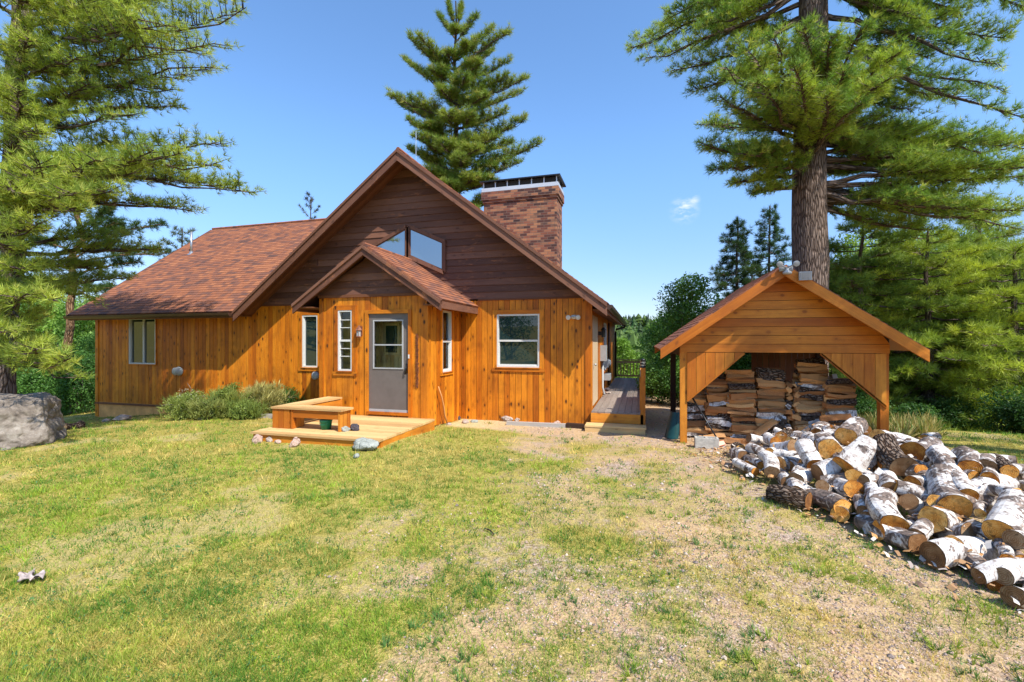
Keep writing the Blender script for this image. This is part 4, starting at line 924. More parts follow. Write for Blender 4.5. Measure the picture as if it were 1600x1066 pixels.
KL = [
 ((1180,737),(1150,722),8.5,'slim white birch log with orange end at the far left foot of the pile'),
 ((1163,716),(1149,709),12,'weathered stubby log chunk behind the slim white log at far left'),
 ((1188,727),(1166,716),7,'thin pale log lying just behind the far left white log of the pile'),
 ((1206,738),(1195,712),12,'dark shadowed log left of the round with the brown cut face'),
 ((1199,716),(1171,700),9,'grey flaky log stretched across the back left of the pile near the shed post'),
 ((1241,699),(1212,702),13,'white birch log with a bright orange cut face near the shed opening'),
 ((1219,725),(1252,721),13,'short birch log with a brown cut face facing left, below the bright orange one'),
 ((1275,728),(1256,693),16,'birch log slanting away to the right of the bright orange cut face'),
 ((1297,703),(1287,690),19,'stump-like round with a weathered grey cut face under the shed opening'),
 ((1283,694),(1262,684),12,'white log behind the weathered grey round near the firewood stacks'),
 ((1322,682),(1340,664),17,'bright white birch log near the summit of the pile beside the firewood'),
 ((1350,672),(1340,660),12,'grey birch log topmost at the back of the pile by the firewood stacks'),
 ((1320,731),(1362,697),24,'thick white birch log slanting up the middle of the pile'),
 ((1277,739),(1332,730),17,'long dark-streaked birch log lying below the thick slanting one'),
 ((1243,751),(1262,735),15,'white birch log leaning up behind the half-stripped log on the left'),
 ((1246,770),(1240,752),13,'white log end standing behind the half-stripped log at the left front'),
 ((1264,784),(1203,779),15,'half-stripped log with bare reddish wood at the left front corner of the pile'),
 ((1317,794),(1272,776),17,'birch log with a round pale orange end on the front edge of the pile'),
 ((1334,764),(1312,754),17,'birch log with the brightest orange round end in the left half of the pile'),
 ((1334,744),(1352,750),13,'brown-ended round tucked behind the brightest orange end'),
 ((1362,782),(1352,755),13,'curved white birch log just right of the brightest orange end'),
 ((1426,706),(1454,698),20,'big round with a broad cracked brown cut face on top of the pile'),
 ((1412,729),(1380,690),21,'dark rough-barked log left of the big brown round on top'),
 ((1372,682),(1400,690),14,'white log with a round knot hole near the right shed post'),
 ((1512,775),(1462,707),17,'longest white birch log running down the right side of the pile', .75),
 ((1492,724),(1466,702),12,'white birch log lying behind the longest one on the right side of the pile'),
 ((1493,792),(1472,742),25,'thick mottled birch log with dark orange lower end, right of the middle', .5),
 ((1425,757),(1457,750),15,'smooth white birch log lying crosswise in the middle of the pile'),
 ((1466,800),(1448,772),13,'slim white birch log below the crosswise smooth one'),
 ((1393,766),(1384,745),17,'mottled log with an orange cut face just below the middle of the pile'),
 ((1420,784),(1440,800),15,'small round with an orange knotty face left of the slim white log'),
 ((1398,822),(1378,777),24,'thick scaly white birch log in the middle of the front slope', .45),
 ((1389,733),(1394,720),10,'small tan cut log end in a gap below the dark rough-barked log'),
 ((1589,772),(1516,776),11,'long pale birch log lying level near the right edge of the photo', .5),
 ((1531,802),(1548,796),9,'small dark orange round below the level pale log at the right'),
 ((1562,832),(1592,784),27,'very thick white birch log standing steeply at the right edge of the pile', .5),
 ((1546,750),(1560,735),15,'orange-faced half round behind the level pale log at the right'),
 ((1516,733),(1503,712),18,'log with peeling curled bark on the right crest of the pile'),
 ((1543,731),(1562,722),15,'grey weathered round right of the log with peeling bark'),
 ((1577,737),(1556,718),12,'dark grey branchy log on the far right crest of the pile'),
 ((1457,812),(1512,836),23,'smooth bright white birch log behind the biggest log on the front edge', .5),
 ((1432,838),(1464,810),15,'white birch log wedged between the two long front logs'),
 ((1434,850),(1347,820),18,'long mossy birch log lying on the grass left of the biggest front log', .55),
 ((1457,868),(1552,866),23,'biggest front birch log with a dark brown end, lying on the gravel', .55),
 ((1574,874),(1552,848),10,'thin bluish birch log behind the right end of the biggest front log'),
 ((1584,843),(1630,838),17,'log with a heart-shaped brown cut face at the right edge of the photo'),
 ((1567,901),(1604,896),17,'round with a pale mouldy cut face at the lower right edge of the pile'),
 ((1586,933),(1626,912),22,'thick rough log lowest of all at the right edge of the photo'),
 ((1212,690),(1200,683),9,'split wedge log with torn orange top behind the bright orange cut face'),
 ((1365,748),(1345,735),10,'dark log in the gap above the curved white log'),
 ((1440,735),(1420,745),11,'orange-ended log under the big brown round on top'),
 ((1470,725),(1450,738),13,'mottled log right below the big brown round on top'),
 ((1350,800),(1342,780),11,'shadowed birch log right of the pale orange round end at the front'),
 ((1285,760),(1300,770),11,'grey rough log in the hollow behind the pale orange round end'),
 ((1230,754),(1224,745),10,'small split log below the brown cut face at the left of the pile'),
 ((1445,690),(1463,686),8,'small pale log on the crest behind the big brown round'),
]
for i, k in enumerate(KL):
    L = k[4] if len(k) > 4 else .40
    bk_ = 'logbark' if ('rough-barked' in k[3] or 'dark grey' in k[3] or 'reddish wood' in k[3]) else 'birchbark'
    klog(k[0], k[1], k[2], k[3], L, bark_=bk_, seed=i)
# the logs underneath and between the ones above
LM = [((1241,699), 'bright orange round end'), ((1297,703), 'weathered grey round'), ((1322,682), 'white summit log'), ((1340,714), 'thick slanting log'), ((1303,735), 'dark-streaked log'), ((1235,781), 'half-stripped log'),
 ((1317,794), 'pale orange front end'), ((1334,764), 'brightest orange end'), ((1426,706), 'big cracked brown round'), ((1395,710), 'dark rough-barked log'), ((1490,740), 'longest white log'), ((1482,768), 'thick mottled log'), ((1440,753), 'crosswise smooth log'),
 ((1390,800), 'thick scaly log'), ((1552,774), 'level pale log'), ((1575,808), 'steep very thick log'), ((1485,824), 'smooth bright front log'), ((1390,835), 'mossy front log'), ((1510,867), 'biggest front log'), ((1510,722), 'log with peeling bark'), ((1560,730), 'grey weathered crest round'), ((1165,729), 'slim far-left log')]
def topx(x, y, z):
    X = x*CT+y*ST; Z = -x*ST+y*CT; return 800+F*X/Z, HY-F*(z-CAMZ)/Z
g = random.Random(21); placed = []; nfill = 0; tries = 0; seen = set()
while nfill < 105 and tries < 14000:
    tries += 1; y = g.uniform(2.6, 8.2); x = g.uniform(1.1, 4.9); h = pileh(x, y); d = fdist(x, y)
    if h < .12 or d < .35: continue
    if any((x-a)**2+(y-b)**2 < .026 for a, b in placed) or (x < 1.45 and y > 6.7): continue
    r = g.uniform(.05, .10); an = g.uniform(0, 3.14); z = gz(x, y)+max(h-r*1.3+g.uniform(0, .05), r*.9); qx, qy = topx(x, y, z)
    if qx > 1640: continue
    (lx, ly), ln_ = min(LM, key=lambda k: (k[0][0]-qx)**2+(k[0][1]-qy)**2); dx, dy = qx-lx, (qy-ly)*1.4
    bk_ = 'birchbark' if g.random() < .96 else 'logbark'
    rel = ('just right of' if dx > 0 else 'just left of') if abs(dx) > abs(dy) else ('just below' if dy > 0 else 'just above')
    lab = '%s %s log half buried %s the %s' % ('thick' if r > .084 else ('medium' if r > .066 else 'thin'), 'birch' if bk_ == 'birchbark' else 'brown-barked', rel, ln_)
    if lab in seen: continue
    seen.add(lab); placed.append((x, y))
    log_obj((x, y, z), (math.cos(an), math.sin(an), g.uniform(-.3, .3)), r, g.uniform(.34, .42), lab, 'birch logs filling the heart of the pile', bk_, 'log', 300+nfill); nfill += 1
# firewood prototypes: long axis X
def split_proto(seed):
    g = random.Random(seed); L = .45; a = g.uniform(.09, .15); b = g.uniform(.045, .095); m = 5; mb = MB(); bkm = MB()
    kind = seed % 3
    prof = {0: [(-a/2, -b/2), (a/2, -b/2*.8), (a*.4, b/2*.7), (-a*.3, b/2)], 1: [(-a/2, -b*.4), (a/2, -b/2), (a*.1, b*.55)], 2: [(-a/2, -b/2), (a*.45, -b*.45), (a*.5, b*.3), (-a*.1, b*.5), (-a*.48, b*.25)]}[kind]
    rings = []
    bend = g.uniform(-.02, .02)
    for i in range(m+1):
        x = -L/2+L*i/m; w = math.sin(i*1.3+seed)*.006+bend*math.sin(math.pi*i/m)
        rings.append([Vector((x+g.uniform(-.018, .018)*(i in (0, m)), p[0]*(1+g.uniform(-.14, .14)), p[1]*(1+g.uniform(-.2, .2))+w)) for p in prof])
    n = len(prof); r = g.random()
    for i in range(m):
        for k in range(n):
            f = [rings[i][k], rings[i+1][k], rings[i+1][(k+1) % n], rings[i][(k+1) % n]]
            w = [(k*.1, v.x+seed, r) if j < 2 else (k*.1+.09, v.x+seed, r) for j, v in enumerate(f)]
            mb.face(f, w)
            if k == (0 if seed % 2 else n-1) and kind != 0 or (kind == 0 and k == 0):
                nn = (f[1]-f[0]).cross(f[3]-f[0]).normalized(); c = [v+nn*.005 for v in f]; bkm.face(c, [(k*.1, v.x*1., r), (k*.1, v.x, r), (k*.1+.09, v.x, r), (k*.1+.09, v.x, r)] if False else w)
    mb.face(rings[0][::-1], [(v.y, v.z+seed, r) for v in rings[0][::-1]]); mb.face(rings[-1], [(v.y, v.z+seed, r) for v in rings[-1]])
    o = mb.build('firewood_split', M['birchbark' if seed in (3, 9, 13) else 'logbark' if seed in (6, 14) else 'split']); c = bkm.build('bark', M['birchbark'] if seed % 2 else M['logbark']); c.parent = o
    o.rotation_mode = 'XYZ'
    return o
protos = [split_proto(i) for i in range(16)]; used_ = set()
def put_split(P, rot, label, group, i=None, sc_=1.):
    i = i if i is not None else rnd.randrange(16); pr_ = protos[i]
    if i in used_:
        o = pr_.copy(); C.objects.link(o)
        for ch_ in pr_.children: c = ch_.copy(); C.objects.link(c); c.parent = o
    else: o = pr_; used_.add(i)
    o.location = P; o.rotation_euler = rot; o.scale = (1, 1, 1)
    return tag(o, label, 'firewood', group)
ORD = ['top', 'second', 'third', 'fourth', 'fifth', 'sixth', 'seventh', 'eighth', 'ninth', 'tenth', 'eleventh', 'twelfth', 'thirteenth', 'fourteenth', 'fifteenth', 'sixteenth', 'seventeenth', 'eighteenth']
ORD += ['nineteenth', 'twentieth'] + ['twenty-'+q for q in ('first', 'second', 'third', 'fourth', 'fifth', 'sixth', 'seventh', 'eighth', 'ninth')] + ['thirtieth']*5
COLN = ['leftmost', 'second', 'third', 'fourth', 'fifth', 'rightmost']
gg = random.Random(5)
cols = [(1.0, 9.6, .92), (1.43, 9.5, 1.24), (1.86, 9.45, 1.34), (2.29, 9.45, 1.36), (2.92, 9.4, 1.52), (3.36, 9.3, 1.22)]
for ci, (x, y, top) in enumerate(cols):
    z0 = gz(x, y)+.03; z = z0+.03; items = []
    while z < top: h = gg.uniform(.045, .088); items.append((z, h)); z += h*.86
    lean = gg.uniform(-.05, .05)
    for li, (z, h) in enumerate(items):
        no = len(items)-1-li; f = (z-z0)
        lab = ('%s split from the top' % ORD[no] if no else 'topmost split')+' of the %s firewood stack%s' % (COLN[ci], '' if ci in (0, 5) else ' from the left')
        put_split((x+lean*f+gg.uniform(-.035, .035), y+gg.uniform(-.05, .04)+.05*f, z), (gg.choice((0, math.pi, 1.5, -1.5))+gg.uniform(-.5, .5), gg.uniform(-.13, .13), gg.uniform(-.22, .22)), lab, 'split firewood stacked in the shed')
        for dy in (.17,):
            put_split((x+lean*f+gg.uniform(-.03, .03), y+dy+gg.uniform(-.02, .02)+.05*f, z+gg.uniform(-.01, .02)), (gg.uniform(-.5, .5), gg.uniform(-.08, .08), gg.uniform(-.12, .12)), 'split log in the rear rows behind the facing firewood stacks', 'firewood in the rear rows of the shed')
# the end-on tier between the fourth and fifth stacks
z = gz(2.66, 9.45)+.06; k = 0; zs = []
while z < 1.15: zs.append(z); z += .085
for k, z in enumerate(zs):
    no = len(zs)-1-k
    for dx in (-.05, .06):
        put_split((2.66+dx, 9.62+gg.uniform(-.03, .03), z+gg.uniform(-.01, .01)), (gg.uniform(-1, 1), gg.uniform(-.1, .1), math.pi/2+gg.uniform(-.15, .15)), '%s end-on split of the %s layer from the top of the narrow tier' % ('left' if dx < 0 else 'right', ORD[no] if no else 'first'), 'end-on firewood between the stacks')
loose = [(1218, 672, 1.1, .5, 'split log leaning steeply at the foot of the third stack'), (1195, 668, .6, .3, 'split log tilted against the foot of the second stack'), (1206, 678, .9, -.2, 'split log fallen across the foot of the third stack'),
         (1287, 672, 1.45, .9, 'pale split log standing on end right of the grey plank'), (1306, 652, .15, -.06, 'bright clean split log topping the heap beside the right shed stack'), (1305, 668, -.1, .05, 'split log under the bright clean one beside the right shed stack'), (1300, 679, .05, 0., 'lowest split log beside the right shed stack'),
         (1112, 682, .12, .25, 'barked half log lying in front of the leftmost stack'), (1150, 690, 0., -.05, 'long split on the shed floor before the second stack'), (1170, 694, .05, .1, 'split log on the shed floor before the third stack'), (1135, 697, -.15, .05, 'grey split log beside the cinder block'), (1190, 697, .3, 0, 'split log on the chips behind the bright orange cut face'), (1222, 686, .2, -.3, 'torn split log behind the bright orange cut face'), (1245, 690, -.3, .5, 'split log lying left of the grey plank')]
for px, py, ry, rz_, lab in loose:
    P = at(px, py, {1306: 7.7, 1305: 7.72, 1300: 7.74, 1287: 7.8}.get(px, 8.35)); P.z = max(P.z, gz(P.x, P.y)+.05)
    put_split(P, (gg.uniform(-.4, .4), -ry, rz_), lab, 'loose firewood at the foot of the stacks')
for i, (x, y, a) in enumerate([(3.1, 9.6, .4), (3.25, 9.65, -.3), (3.0, 9.7, .9)]):
    mb = MB(); pts = [Vector((0, 0, 0))]; gg2 = random.Random(i)
    for k in range(5):
        t = [Vector((x+gg2.uniform(-.2, .2), y+gg2.uniform(-.1, .1), 1.32))]
        d = Vector((gg2.uniform(-1, 1), gg2.uniform(-.4, .4), gg2.uniform(.1, .8)))
        for q in range(4): t.append(t[-1]+d*.07+Vector((gg2.uniform(-.03, .03), 0, gg2.uniform(-.02, .03))))
        mb.tube(t, [.012, .010, .008, .006, .003], 5)
    tag(mb.build('twig_bundle', M['greybark']), ['middle tangle of dry twigs on top of the right firewood', 'right tangle of dry twigs on top of the right firewood', 'left tangle of dry twigs on top of the right firewood'][i], 'twigs', 'dry twigs on top of the firewood')
# wood chips and bark scraps on the shed floor
cv = []; cc = []; rs = np.random.RandomState(8)
for k in range(1500):
    x = rs.uniform(.55, 4.0) if k < 900 else rs.uniform(.9, 2.6); y = rs.uniform(7.6, 9.5) if k < 900 else rs.uniform(6.6, 8.8); s = rs.uniform(.008, .035); a = rs.uniform(0, 6.28); z = gz(x, y)+.006+rs.uniform(0, .02)
    u = np.array([math.cos(a), math.sin(a), rs.uniform(-.3, .3)])*s; v = np.array([-math.sin(a), math.cos(a), rs.uniform(-.3, .3)])*s*.4; c = np.array([x, y, z])
    cv += [c-u-v, c+u-v*.6, c+u+v, c-u+v]; q = rs.choice(4); cc += [[(.5, .3, .14), (.34, .15, .06), (.2, .13, .09), (.58, .45, .3)][q]]*4
tag(rawmesh('wood_chips', np.array(cv), 4, M['pebble'], col=np.array(cc)), 'orange wood chips and bark scraps scattered before the shed', 'wood chips', kind='stuff')
# loose bark, curls and chips caught in the log pile
cv = []; cc = []; rs = np.random.RandomState(18)
for k in range(2600):
    x = rs.uniform(.9, 4.6); y = rs.uniform(2.8, 8.3); h = pileh(x, y); s = rs.uniform(.008, .034)
    if h <= 0 and rs.rand() < .88: continue
    if fdist(x, y) < -.25: continue
    z = gz(x, y)+h*rs.uniform(.6, 1.08)+.012; a = rs.uniform(0, 6.28)
    u = np.array([math.cos(a), math.sin(a), rs.uniform(-.7, .7)])*s; v = np.array([-math.sin(a), math.cos(a), rs.uniform(-.7, .7)])*s*rs.uniform(.3, .8); n_ = np.cross(u, v)/s*.5; c = np.array([x, y, z])
    cv += [c-u-v, c-v+n_, c+v+n_, c-u+v, c-v+n_, c+u-v*.7, c+u+v, c+v+n_]; q = rs.choice(5); cc += [[(.62, .56, .50), (.35, .20, .10), (.16, .10, .07), (.48, .25, .10), (.40, .33, .29)][q]]*8
tag(rawmesh('bark_scraps', np.array(cv), 4, M['pebble'], col=np.array(cc)), 'curled bark scraps and splinters lying over the birch log pile', 'bark scraps', kind='stuff')
# cinder block, maul, planks, sled
P = hz(1105, 700, .06); mb = MB(); cb = empty('cinder_block', (P.x, P.y+.15, gz(P.x, P.y)), 'grey concrete block on the ground by the left shed post', 'block')
x0, y0, z0 = P.x-.19, P.y, gz(P.x, P.y)-.01
mb.box((x0, y0, z0), (x0+.38, y0+.035, z0+.19)); mb.box((x0, y0+.155, z0), (x0+.38, y0+.19, z0+.19))
for dx in (0, .172, .345): mb.box((x0+dx, y0+.036, z0), (x0+dx+.035, y0+.154, z0+.19))
mb.box((x0+.30, y0-.004, z0+.0), (x0+.315, y0-.001, z0+.19)); mb.build('block_body', M['concrete'], cb)
A = at(1126, 698, 8.05); A.z = gz(A.x, A.y)+.04; B = at(1082, 622, 8.6)
ml = empty('splitting_maul', A, 'splitting maul with black handle and orange head propped against the shed brace', 'maul')
mb = MB(); mb.tube([A, A.lerp(B, .5), B], [.014, .013, .017], 8); mb.build('handle', M['black'], ml, True)
mb = MB(); d = (B-A).normalized(); s_ = Vector((1, .3, 0)); s_ = (s_-d*s_.dot(d)).normalized(); q_ = d.cross(s_)
mb.prism([A-s_*.1-q_*.03+d*(-.03), A+s_*.07-q_*.03+d*(-.03), A+s_*.07-q_*.03+d*.04, A-s_*.1-q_*.03+d*.06], q_*.06); mb.build('head', M['orange'], ml)
A = at(1242, 688, 7.9); B = at(1290, 648, 8.25)
mb = MB(); mb.beam(A, B, .09, .025, (0, -.5, 1)); tag(mb.build('plank', M['greyboard'], loc=A), 'weathered grey plank leaning across the firewood from the shed floor', 'plank')
for i, (a, b) in enumerate((((1303, 585, 8.9), (1322, 645, 8.6)), ((1297, 588, 8.95), (1312, 640, 8.7)))):
    A = at(*a); B = at(*b); mb = MB(); mb.beam(B, A, .08, .03, (0, -1, .2)); tag(mb.build('plank', M['greyboard'], loc=B), ['grey board propped at the right end of the firewood, outer one', 'grey board propped at the right end of the firewood, inner one'][i], 'plank')
z0 = gz(.47, 9.35)
SLED = MB(); base = Vector((.56, 9.32, z0+.01)); top = Vector((.80, 9.6, z0+.60))
lo = []
for j in range(7):
    s = j/6; c = base.lerp(Vector((.66, 9.46, z0+.50)), s); w = .15*(1-.25*s)
    lo.append([c+Vector((w*math.cos(t)*.75, -w*.55*math.cos(t), 0))+Vector((-.06, -.07, 0))*math.sin(t)*1. for t in [math.pi*k/8 for k in range(9)]])
for j in range(6):
    for k in range(8): 
        f = [lo[j][k], lo[j][k+1], lo[j+1][k+1], lo[j+1][k]]; SLED.face(f, [(0, 0, .3)]*4); e = Vector((.009, .010, 0)); SLED.face([v+e for v in f[::-1]], [(0, 0, .3)]*4)
tag(SLED.build('sled', M['tarp'], smooth=True, loc=base), 'dark teal plastic sled leaning on the left side of the shed', 'sled')

# ---------------------------------------------------------------- stones and the boulder
def stone(P, sx, sy, sz_, mat, label, seed, cat='rock', name='rock', group=None, sub=3, rough=.22, rz=0., sink=.25, planes=None, fine=0.):
    bm = bmesh.new(); bmesh.ops.create_icosphere(bm, subdivisions=sub, radius=1); g = random.Random(seed)
    pl = [(Vector((g.gauss(0, 1), g.gauss(0, 1), g.gauss(0, .8))).normalized(), g.uniform(.62, .92)) for _ in range(11)]
    from mathutils import noise as mn
    if planes: pl = [(Vector(n_).normalized(), h) for n_, h in planes]
    for v in bm.verts:
        d = v.co.normalized(); r = 1.
        for n_, h in pl:
            c = d.dot(n_)
            if c > .05: r = min(r, h/c)
        r *= 1+rough*(mn.fractal(d*1.8+Vector((seed, 0, 0)), 1., 2., 4))*.6
        if fine: q_ = d*r*1.7+Vector((seed, 3, 1)); f_ = mn.voronoi(q_+Vector((mn.noise(q_*2), mn.noise(q_*2+Vector((5, 0, 0))), 0))*.35)[0]; r *= 1-fine*max(0, .07-(f_[1]-f_[0]))*6+fine*.45*mn.fractal(q_*3., 1., 2., 6)
        v.co = Vector((d.x*r*sx, d.y*r*sy, d.z*r*sz_))
    me = bpy.data.meshes.new(name); bm.to_mesh(me); bm.free(); me.materials.append(M[mat])
    if sub > 3: me.polygons.foreach_set('use_smooth', [True]*len(me.polygons))
    o = bpy.data.objects.new(name, me); C.objects.link(o); o.location = (P[0], P[1], P[2]+sz_*(1-sink*1.6)); o.rotation_euler = (0, 0, rz)
    return tag(o, label, cat, group)
bp = Vector((-10.62, 5.0, gz(-10.62, 5.0)))
stone(bp, 1.12, .95, .78, 'boulder', 'huge flat-topped grey boulder on the lawn at the left edge', 5, 'boulder', 'boulder', sub=6, rough=.10, rz=0, sink=.36, fine=.10,
  planes=[((.04, .05, 1), .60), ((.75, .6, .12), .82), ((1, -.1, .22), .86), ((.8, -.75, .1), .80), ((0, -1, .22), .80), ((-.8, -.6, .1), .9), ((-1, .2, .1), .9), ((-.1, 1, .1), .9), ((.5, -.3, .8), .80), ((-.4, -.6, .8), .76), ((.3, -1, .45), .78)])
def sp(px, py): return hg(px, py)
ROCKS = [(572, 703, .25, .14, .12, 'stonegrey', 'large greenish flat rock against the front edge of the porch deck'),
 (557, 716, .05, .05, .045, 'stonegrey', 'small pale stone in the grass below the large greenish rock'),
 (461, 698, .10, .07, .10, 'stonepink', 'pinkish pointed rock standing in the grass before the porch deck'),
 (403, 692, .13, .09, .09, 'stonepink', 'pinkish brown rock leftmost at the corner of the porch deck'),
 (421, 690, .09, .07, .06, 'stone', 'grey stone between two others at the left corner of the porch deck'),
 (434, 693, .06, .05, .04, 'stonepink', 'little pink stone right of the grey one at the deck corner'),
 (190, 657, .22, .14, .10, 'stone', 'pale rock at the foot of the cabin foundation by the far left corner'),
 (166, 659, .12, .1, .05, 'stone', 'low flat stone left of the pale rock at the cabin foundation'),
 (318, 655, .16, .12, .06, 'stone', 'flat stone under the daisy shrub along the cabin wall'),
 (792, 658, .17, .12, .09, 'stone', 'rounded beige rock below the right front window'),
 (808, 659, .08, .08, .06, 'stone', 'smaller beige stone touching the rounded one below the right window'),
 (717, 656, .06, .05, .06, 'stonedark', 'dark little stone on the gravel beside the porch wall'),
 (727, 661, .13, .09, .05, 'stone', 'pale stone among rubble at the foot of the main wall by the porch'),
 (741, 660, .10, .08, .045, 'stonegrey', 'greyish stone right of the pale rubble stone by the porch'),
 (702, 664, .07, .06, .03, 'stone', 'small flat stone nearest the porch corner'),
 (870, 663, .10, .07, .05, 'stonepink', 'pinkish stone on the timber edging near the side step'),
 (1155, 702, .05, .05, .04, 'stone', 'small stone among the chips before the shed')]
for i, (px, py, a, b, c, m, lab) in enumerate(ROCKS): stone(sp(px, py), a, b, c, m, lab, 40+i, sub=4, rz=i*.7)
stone((-5.02, 6.92, .31), .085, .07, .062, 'stonegrey', 'grey stone on the porch deck by the bench leg', 71, sub=4); stone((-4.90, 7.02, .31), .10, .08, .08, 'stonedark', 'dark purple stone on the porch deck by the bench leg', 72, sub=4)
stone((-.98, 13.6, .36), .14, .16, .05, 'stone', 'flat stone lowest of the stack on the side deck', 73, sub=3, sink=.1); stone((-.96, 13.6, .45), .11, .12, .045, 'stonedark', 'dark stone upper of the stack on the side deck', 74, sub=3, sink=.1)
mb = MB(); A = hg(792, 664); B = hg(884, 668); mb.beam(A+Vector((0, 0, .03)), B+Vector((0, 0, .03)), .09, .1); tag(mb.build('edging_timber', M['greyboard'], loc=A), 'low weathered timber edging along the cabin base under the right window', 'edging')
mb = MB(); A = hg(885, 668); B = hg(912, 670); mb.beam(A+Vector((0, 0, .04)), B+Vector((0, 0, .04)), .12, .12); tag(mb.build('edging_timber', M['darkwood'], loc=A), 'dark charred timber block beside the side step', 'edging')
mb = MB(); A = hg(300, 655)+Vector((.3, .3, .03)); B = hg(420, 656)+Vector((0, .3, .03)); mb.beam(A, B, .1, .12); tag(mb.build('edging_timber', M['greyboard'], loc=A), 'low timber edging in front of the shrubs along the left wall', 'edging')
mb = MB(); A = Vector((-4.16, 8.9, .93)); B = hg(699, 664)+Vector((0, 0, .02)); c = A.lerp(B, .45)+Vector((.03, 0, -.06)); mb.tube([A, A.lerp(c, .5)+Vector((.01, 0, .01)), c, c.lerp(B, .5)+Vector((-.02, 0, .0)), B], [.012, .015, .017, .018, .02], 8); tag(mb.build('walking_stick', M['split'], smooth=True, loc=B), 'bare pale stick leaning against the right porch wall', 'stick')
A = hg(96, 672); B = hg(126, 668)
lg = log_obj((A+B)/2+Vector((0, 0, .06)), B-A, .12, (B-A).length, 'dark fallen log on the lawn behind the boulder', None, 'logbark', 'log', 77, name='fallen_log')
mb = MB(); A = hg(757, 828); B = hg(772, 838); mb.tube([A+Vector((0, 0, .015)), A.lerp(B, .5)+Vector((.01, 0, .025)), B+Vector((0, 0, .015))], [.006, .008, .005], 6); tag(mb.build('twig', M['logbark'], loc=A), 'short dark twig lying on the thin grass in mid lawn', 'twig')
# scrap of cloth on the lawn
P = hg(47, 910); mb = MB(); g = random.Random(4); N_ = 14
gr = [[Vector((P.x+(i/N_-.5)*.17+.02*math.sin(j*.8), P.y+(j/N_-.5)*.10+.02*math.sin(i*.7), P.z+.045+.014*math.sin(i*.9+j*.35)+.008*math.sin(j*1.1-i*.5)+g.uniform(-.002, .003))) for j in range(N_+1)] for i in range(N_+1)]
for i in range(N_):
    for j in range(N_): mb.face([gr[i][j], gr[i+1][j], gr[i+1][j+1], gr[i][j+1]], [(0, 0, .5)]*4)
tag(mb.build('crumpled_cloth', M['paper'], smooth=True, loc=P), 'crumpled pinkish white scrap of cloth on the lawn at lower left', 'cloth')
# ---------------------------------------------------------------- foliage machinery
RS = np.random.RandomState(12)
def tmpl_needles(K=15, w=.062, lo=12, hi=75, rs=None):
    rs = rs or RS; v = []
    for k in range(K):
        th = rs.uniform(0, 2*math.pi); ph = R(rs.uniform(lo, hi)); L = rs.uniform(.75, 1.1)
        d = np.array([math.sin(ph)*math.cos(th), math.sin(ph)*math.sin(th), math.cos(ph)]); s = np.cross(d, rs.normal(size=3)); s /= np.linalg.norm(s)
        o = d*.05; v += [o-s*w/2, o+s*w/2, d*L]
    return np.array(v)
def tmpl_leaves(K=5, s=.32, rs=None):
    rs = rs or RS; v = []
    for k in range(K):
        c = rs.normal(size=3); c = c/np.linalg.norm(c)*rs.uniform(.2, .8); a = rs.normal(size=3); a /= np.linalg.norm(a); b = np.cross(a, rs.normal(size=3)); b /= np.linalg.norm(b)
        L = s*rs.uniform(.7, 1.2); v += [c-a*L, c+b*L*.5, c+a*L, c-b*L*.5]
    return np.array(v)
T_N = [tmpl_needles() for _ in range(6)]; T_L = [tmpl_leaves() for _ in range(5)]
T_G = [tmpl_needles(7, .09, 4, 45) for _ in range(5)]
def tufts(name, pos, dirs, size, col, tm, mat, nper=3, parent=None):
    pos = np.asarray(pos, float); dirs = np.asarray(dirs, float); N = len(pos)
    dirs = dirs/np.linalg.norm(dirs, axis=1, keepdims=True)
    h = RS.normal(size=(N, 3)); a = np.cross(dirs, h); a /= np.linalg.norm(a, axis=1, keepdims=True); b = np.cross(dirs, a)
    kind = RS.randint(0, len(tm), N); T = np.stack(tm)[kind]          # N,K,3
    V = pos[:, None]+np.asarray(size)[:, None, None]*(T[..., 0:1]*a[:, None]+T[..., 1:2]*b[:, None]+T[..., 2:3]*dirs[:, None])
    K = T.shape[1]; c = np.repeat(np.asarray(col)[:, None], K, 1)
    return rawmesh(name, V.reshape(-1, 3), nper, M[mat], parent, c.reshape(-1, 3))
def tubes_np(mb, pts, r0, r1, n=5): mb.tube(pts, [r0+(r1-r0)*i/(len(pts)-1) for i in range(len(pts))], n, cap=False)
BM = 1.15; TS = 1.22; DN = .95
BX = 1.
